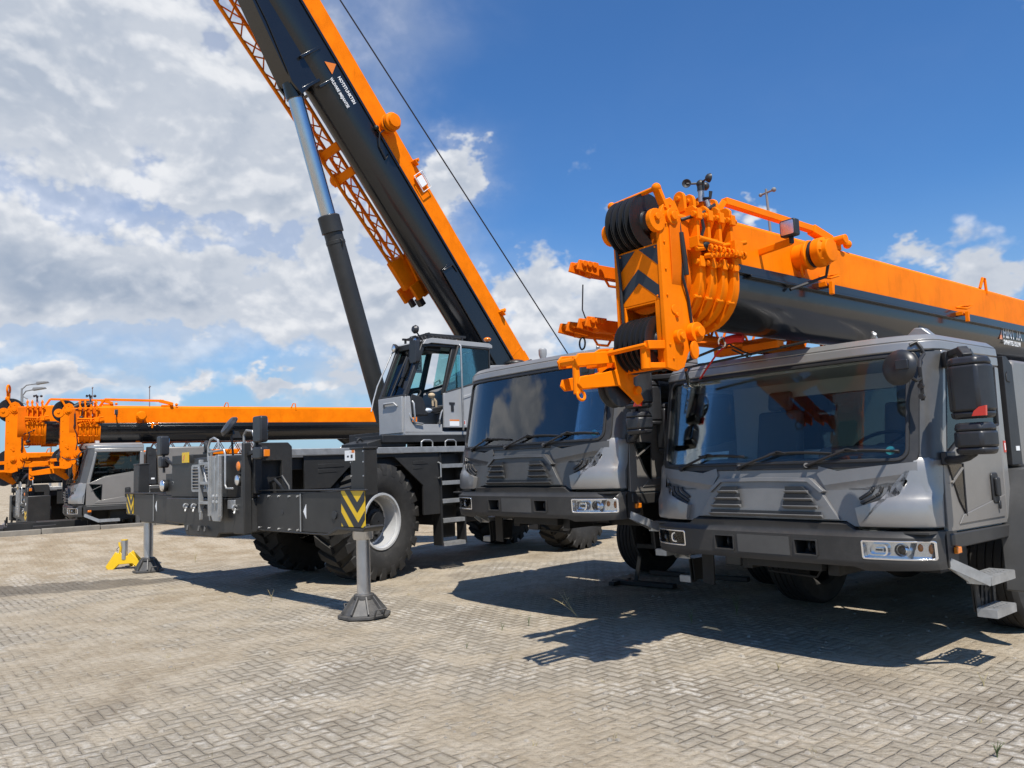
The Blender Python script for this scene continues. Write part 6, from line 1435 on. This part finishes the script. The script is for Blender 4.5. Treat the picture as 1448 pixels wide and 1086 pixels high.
def lamp_post(x, y, h, arm, label):
    T = empty('street_lamp', (x, y, ground_z(x, y)), 0, label, 'street lamp', 'lamps beyond the yard')
    g = MB(); g.tube((0, 0, 0), (0, 0, h), .11, .07, n=10); g.path([(0, 0, h - .1), (arm * .3, 0, h + .25), (arm, 0, h + .35)], .05, 8); g.path([(0, 0, h - .6), (.5, 0, h - .9)], .05, 6); g.build('pole', M['polegrey'], T)
    g = MB(); g.prism([(arm - .1, h + .25), (arm + .9, h + .38), (arm + .8, h + .52), (arm, h + .5)], 'y', -.2, .2); g.build('lamp_head', M['polegrey'], T, bevel=.04)
lamp_post(-38.0, 60, 8.8, .9, 'grey street lamp with short arm, the lower of the two behind the orange booms')
lamp_post(-40.6, 64, 9.6, 1.3, 'grey street lamp with long arm, the taller of the two behind the orange booms')
for k, (x, y, h, lb) in enumerate(((-47.6, 80, 9.3, 'thin grey pole beyond the yard, shortest of three close to the street lamps'), (-46.6, 80, 9.9, 'thin grey pole beyond the yard, tallest and middle one of three'), (-45.6, 80, 9.5, 'thin grey pole beyond the yard, medium one of three, farthest from the street lamps'))):
    g = MB(); g.tube((0, 0, 0), (0, 0, h), .13, .08, n=8); g.beam((-.5, 0, h - 1.2), (.5, 0, h - 1.2), .08, .08)
    o = g.build('pole', M['polegrey']); o.location = (x, y, ground_z(x, y)); tag(o, lb, 'pole', 'poles beyond the yard')
def weed(x, y, h, n, seed, label, mat, lean=0., leafy=False):
    r = random.Random(seed); g = MB(); g2 = MB()
    for i in range(n):
        a = r.random() * 6.28; sp = r.uniform(.15, .5); hh = h * r.uniform(.55, 1)
        p = [Vector((0, 0, 0))]
        for k in range(1, 6):
            t = k / 5; p.append(Vector((math.cos(a) * sp * hh * t * t - lean * hh * t, math.sin(a) * sp * hh * t * t, hh * t * (1 - .12 * t * sp))))
        g.path(p, .0035, 5, r2=.0012)
        for k in range(2, 6):
            for q in range(2 if leafy else 1):
                b = r.random() * 6.28; l = h * r.uniform(.06, .14); d = Vector((math.cos(b) - lean, math.sin(b), r.uniform(.0, .8))).normalized()
                sd = d.cross(Vector((0, 0, 1))).normalized() * l * .18; o = p[k]
                g.add([o, o + d * l * .5 + sd, o + d * l, o + d * l * .5 - sd], [(0, 1, 2, 3)])
    o = g.build('weed', mat); o.location = (x, y, ground_z(x, y)); tag(o, label, 'weed', 'weeds between the pavers'); return o
weed(.62, 8.72, .34, 4, 1, 'dry straw-coloured weed leaning at the shadow edge, tallest weed of the yard', M['straw'], .75, True)
weed(-.2, 8.23, .10, 3, 2, 'short weed standing in the sun farther from the leaning dry weed than its neighbour', M['green'])
weed(.08, 8.39, .13, 3, 3, 'thin weed in the sun next to the leaning dry weed', M['green'])
weed(-.52, 7.51, .07, 2, 4, 'tiny weed alone on sunny pavers between outrigger foot and boom shadow', M['green'])
weed(2.02, 6.36, .08, 6, 5, 'tuft of dry grass at the edge of the big shadow below a bumper', M['straw'])
weed(2.58, 4.46, .09, 9, 6, 'small green weed standing alone at the bottom corner of the yard', M['green'], 0, True)
weed(2.3, 8.5, .24, 6, 7, 'bushy weed in deep shade under the bumper beneath the boom head', M['green'], 0, True)
weed(1.75, 8.2, .2, 5, 8, 'sparse weed in deep shade between the two front trucks', M['green'])
weed(-6.34, 15.5, .3, 4, 9, 'thin weed in shadow between the yellow stand and the big tyres', M['straw'])
weed(-3.3, 10.55, .22, 3, 10, 'thin dry stalk on the shadow before the big tyres', M['straw'])
weed(3.28, 5.75, .10, 3, 11, 'few dry stalks on sunny ground by the boarding step shadow', M['straw'])
def tow_frame():
    T = empty('tow_frame', (1.75, 10.5, 0), R(-42), 'black steel frame with an upright lever lying in the shade between the two front trucks', 'steel frame')
    g = MB(); g.box(-.6, .35, -.07, .04, .01, .07); g.box(-.55, -.46, -.22, .2, .01, .06); g.box(-.1, 1.3, .1, .18, .14, .20); g.build('base', M['frame'], T, bevel=.01)
    g = MB(); g.beam((-.25, 0, .06), (-.18, .02, .40), .04, .05); g.path([(-.18, .02, .40), (-.25, .02, .55), (-.28, .0, .80)], .02, 8); g.box(-.2, .55, -.02, .05, .50, .56); g.box(.05, .3, -.05, .08, .56, .74); g.build('lever', M['frame'], T, bevel=.006)
tow_frame()
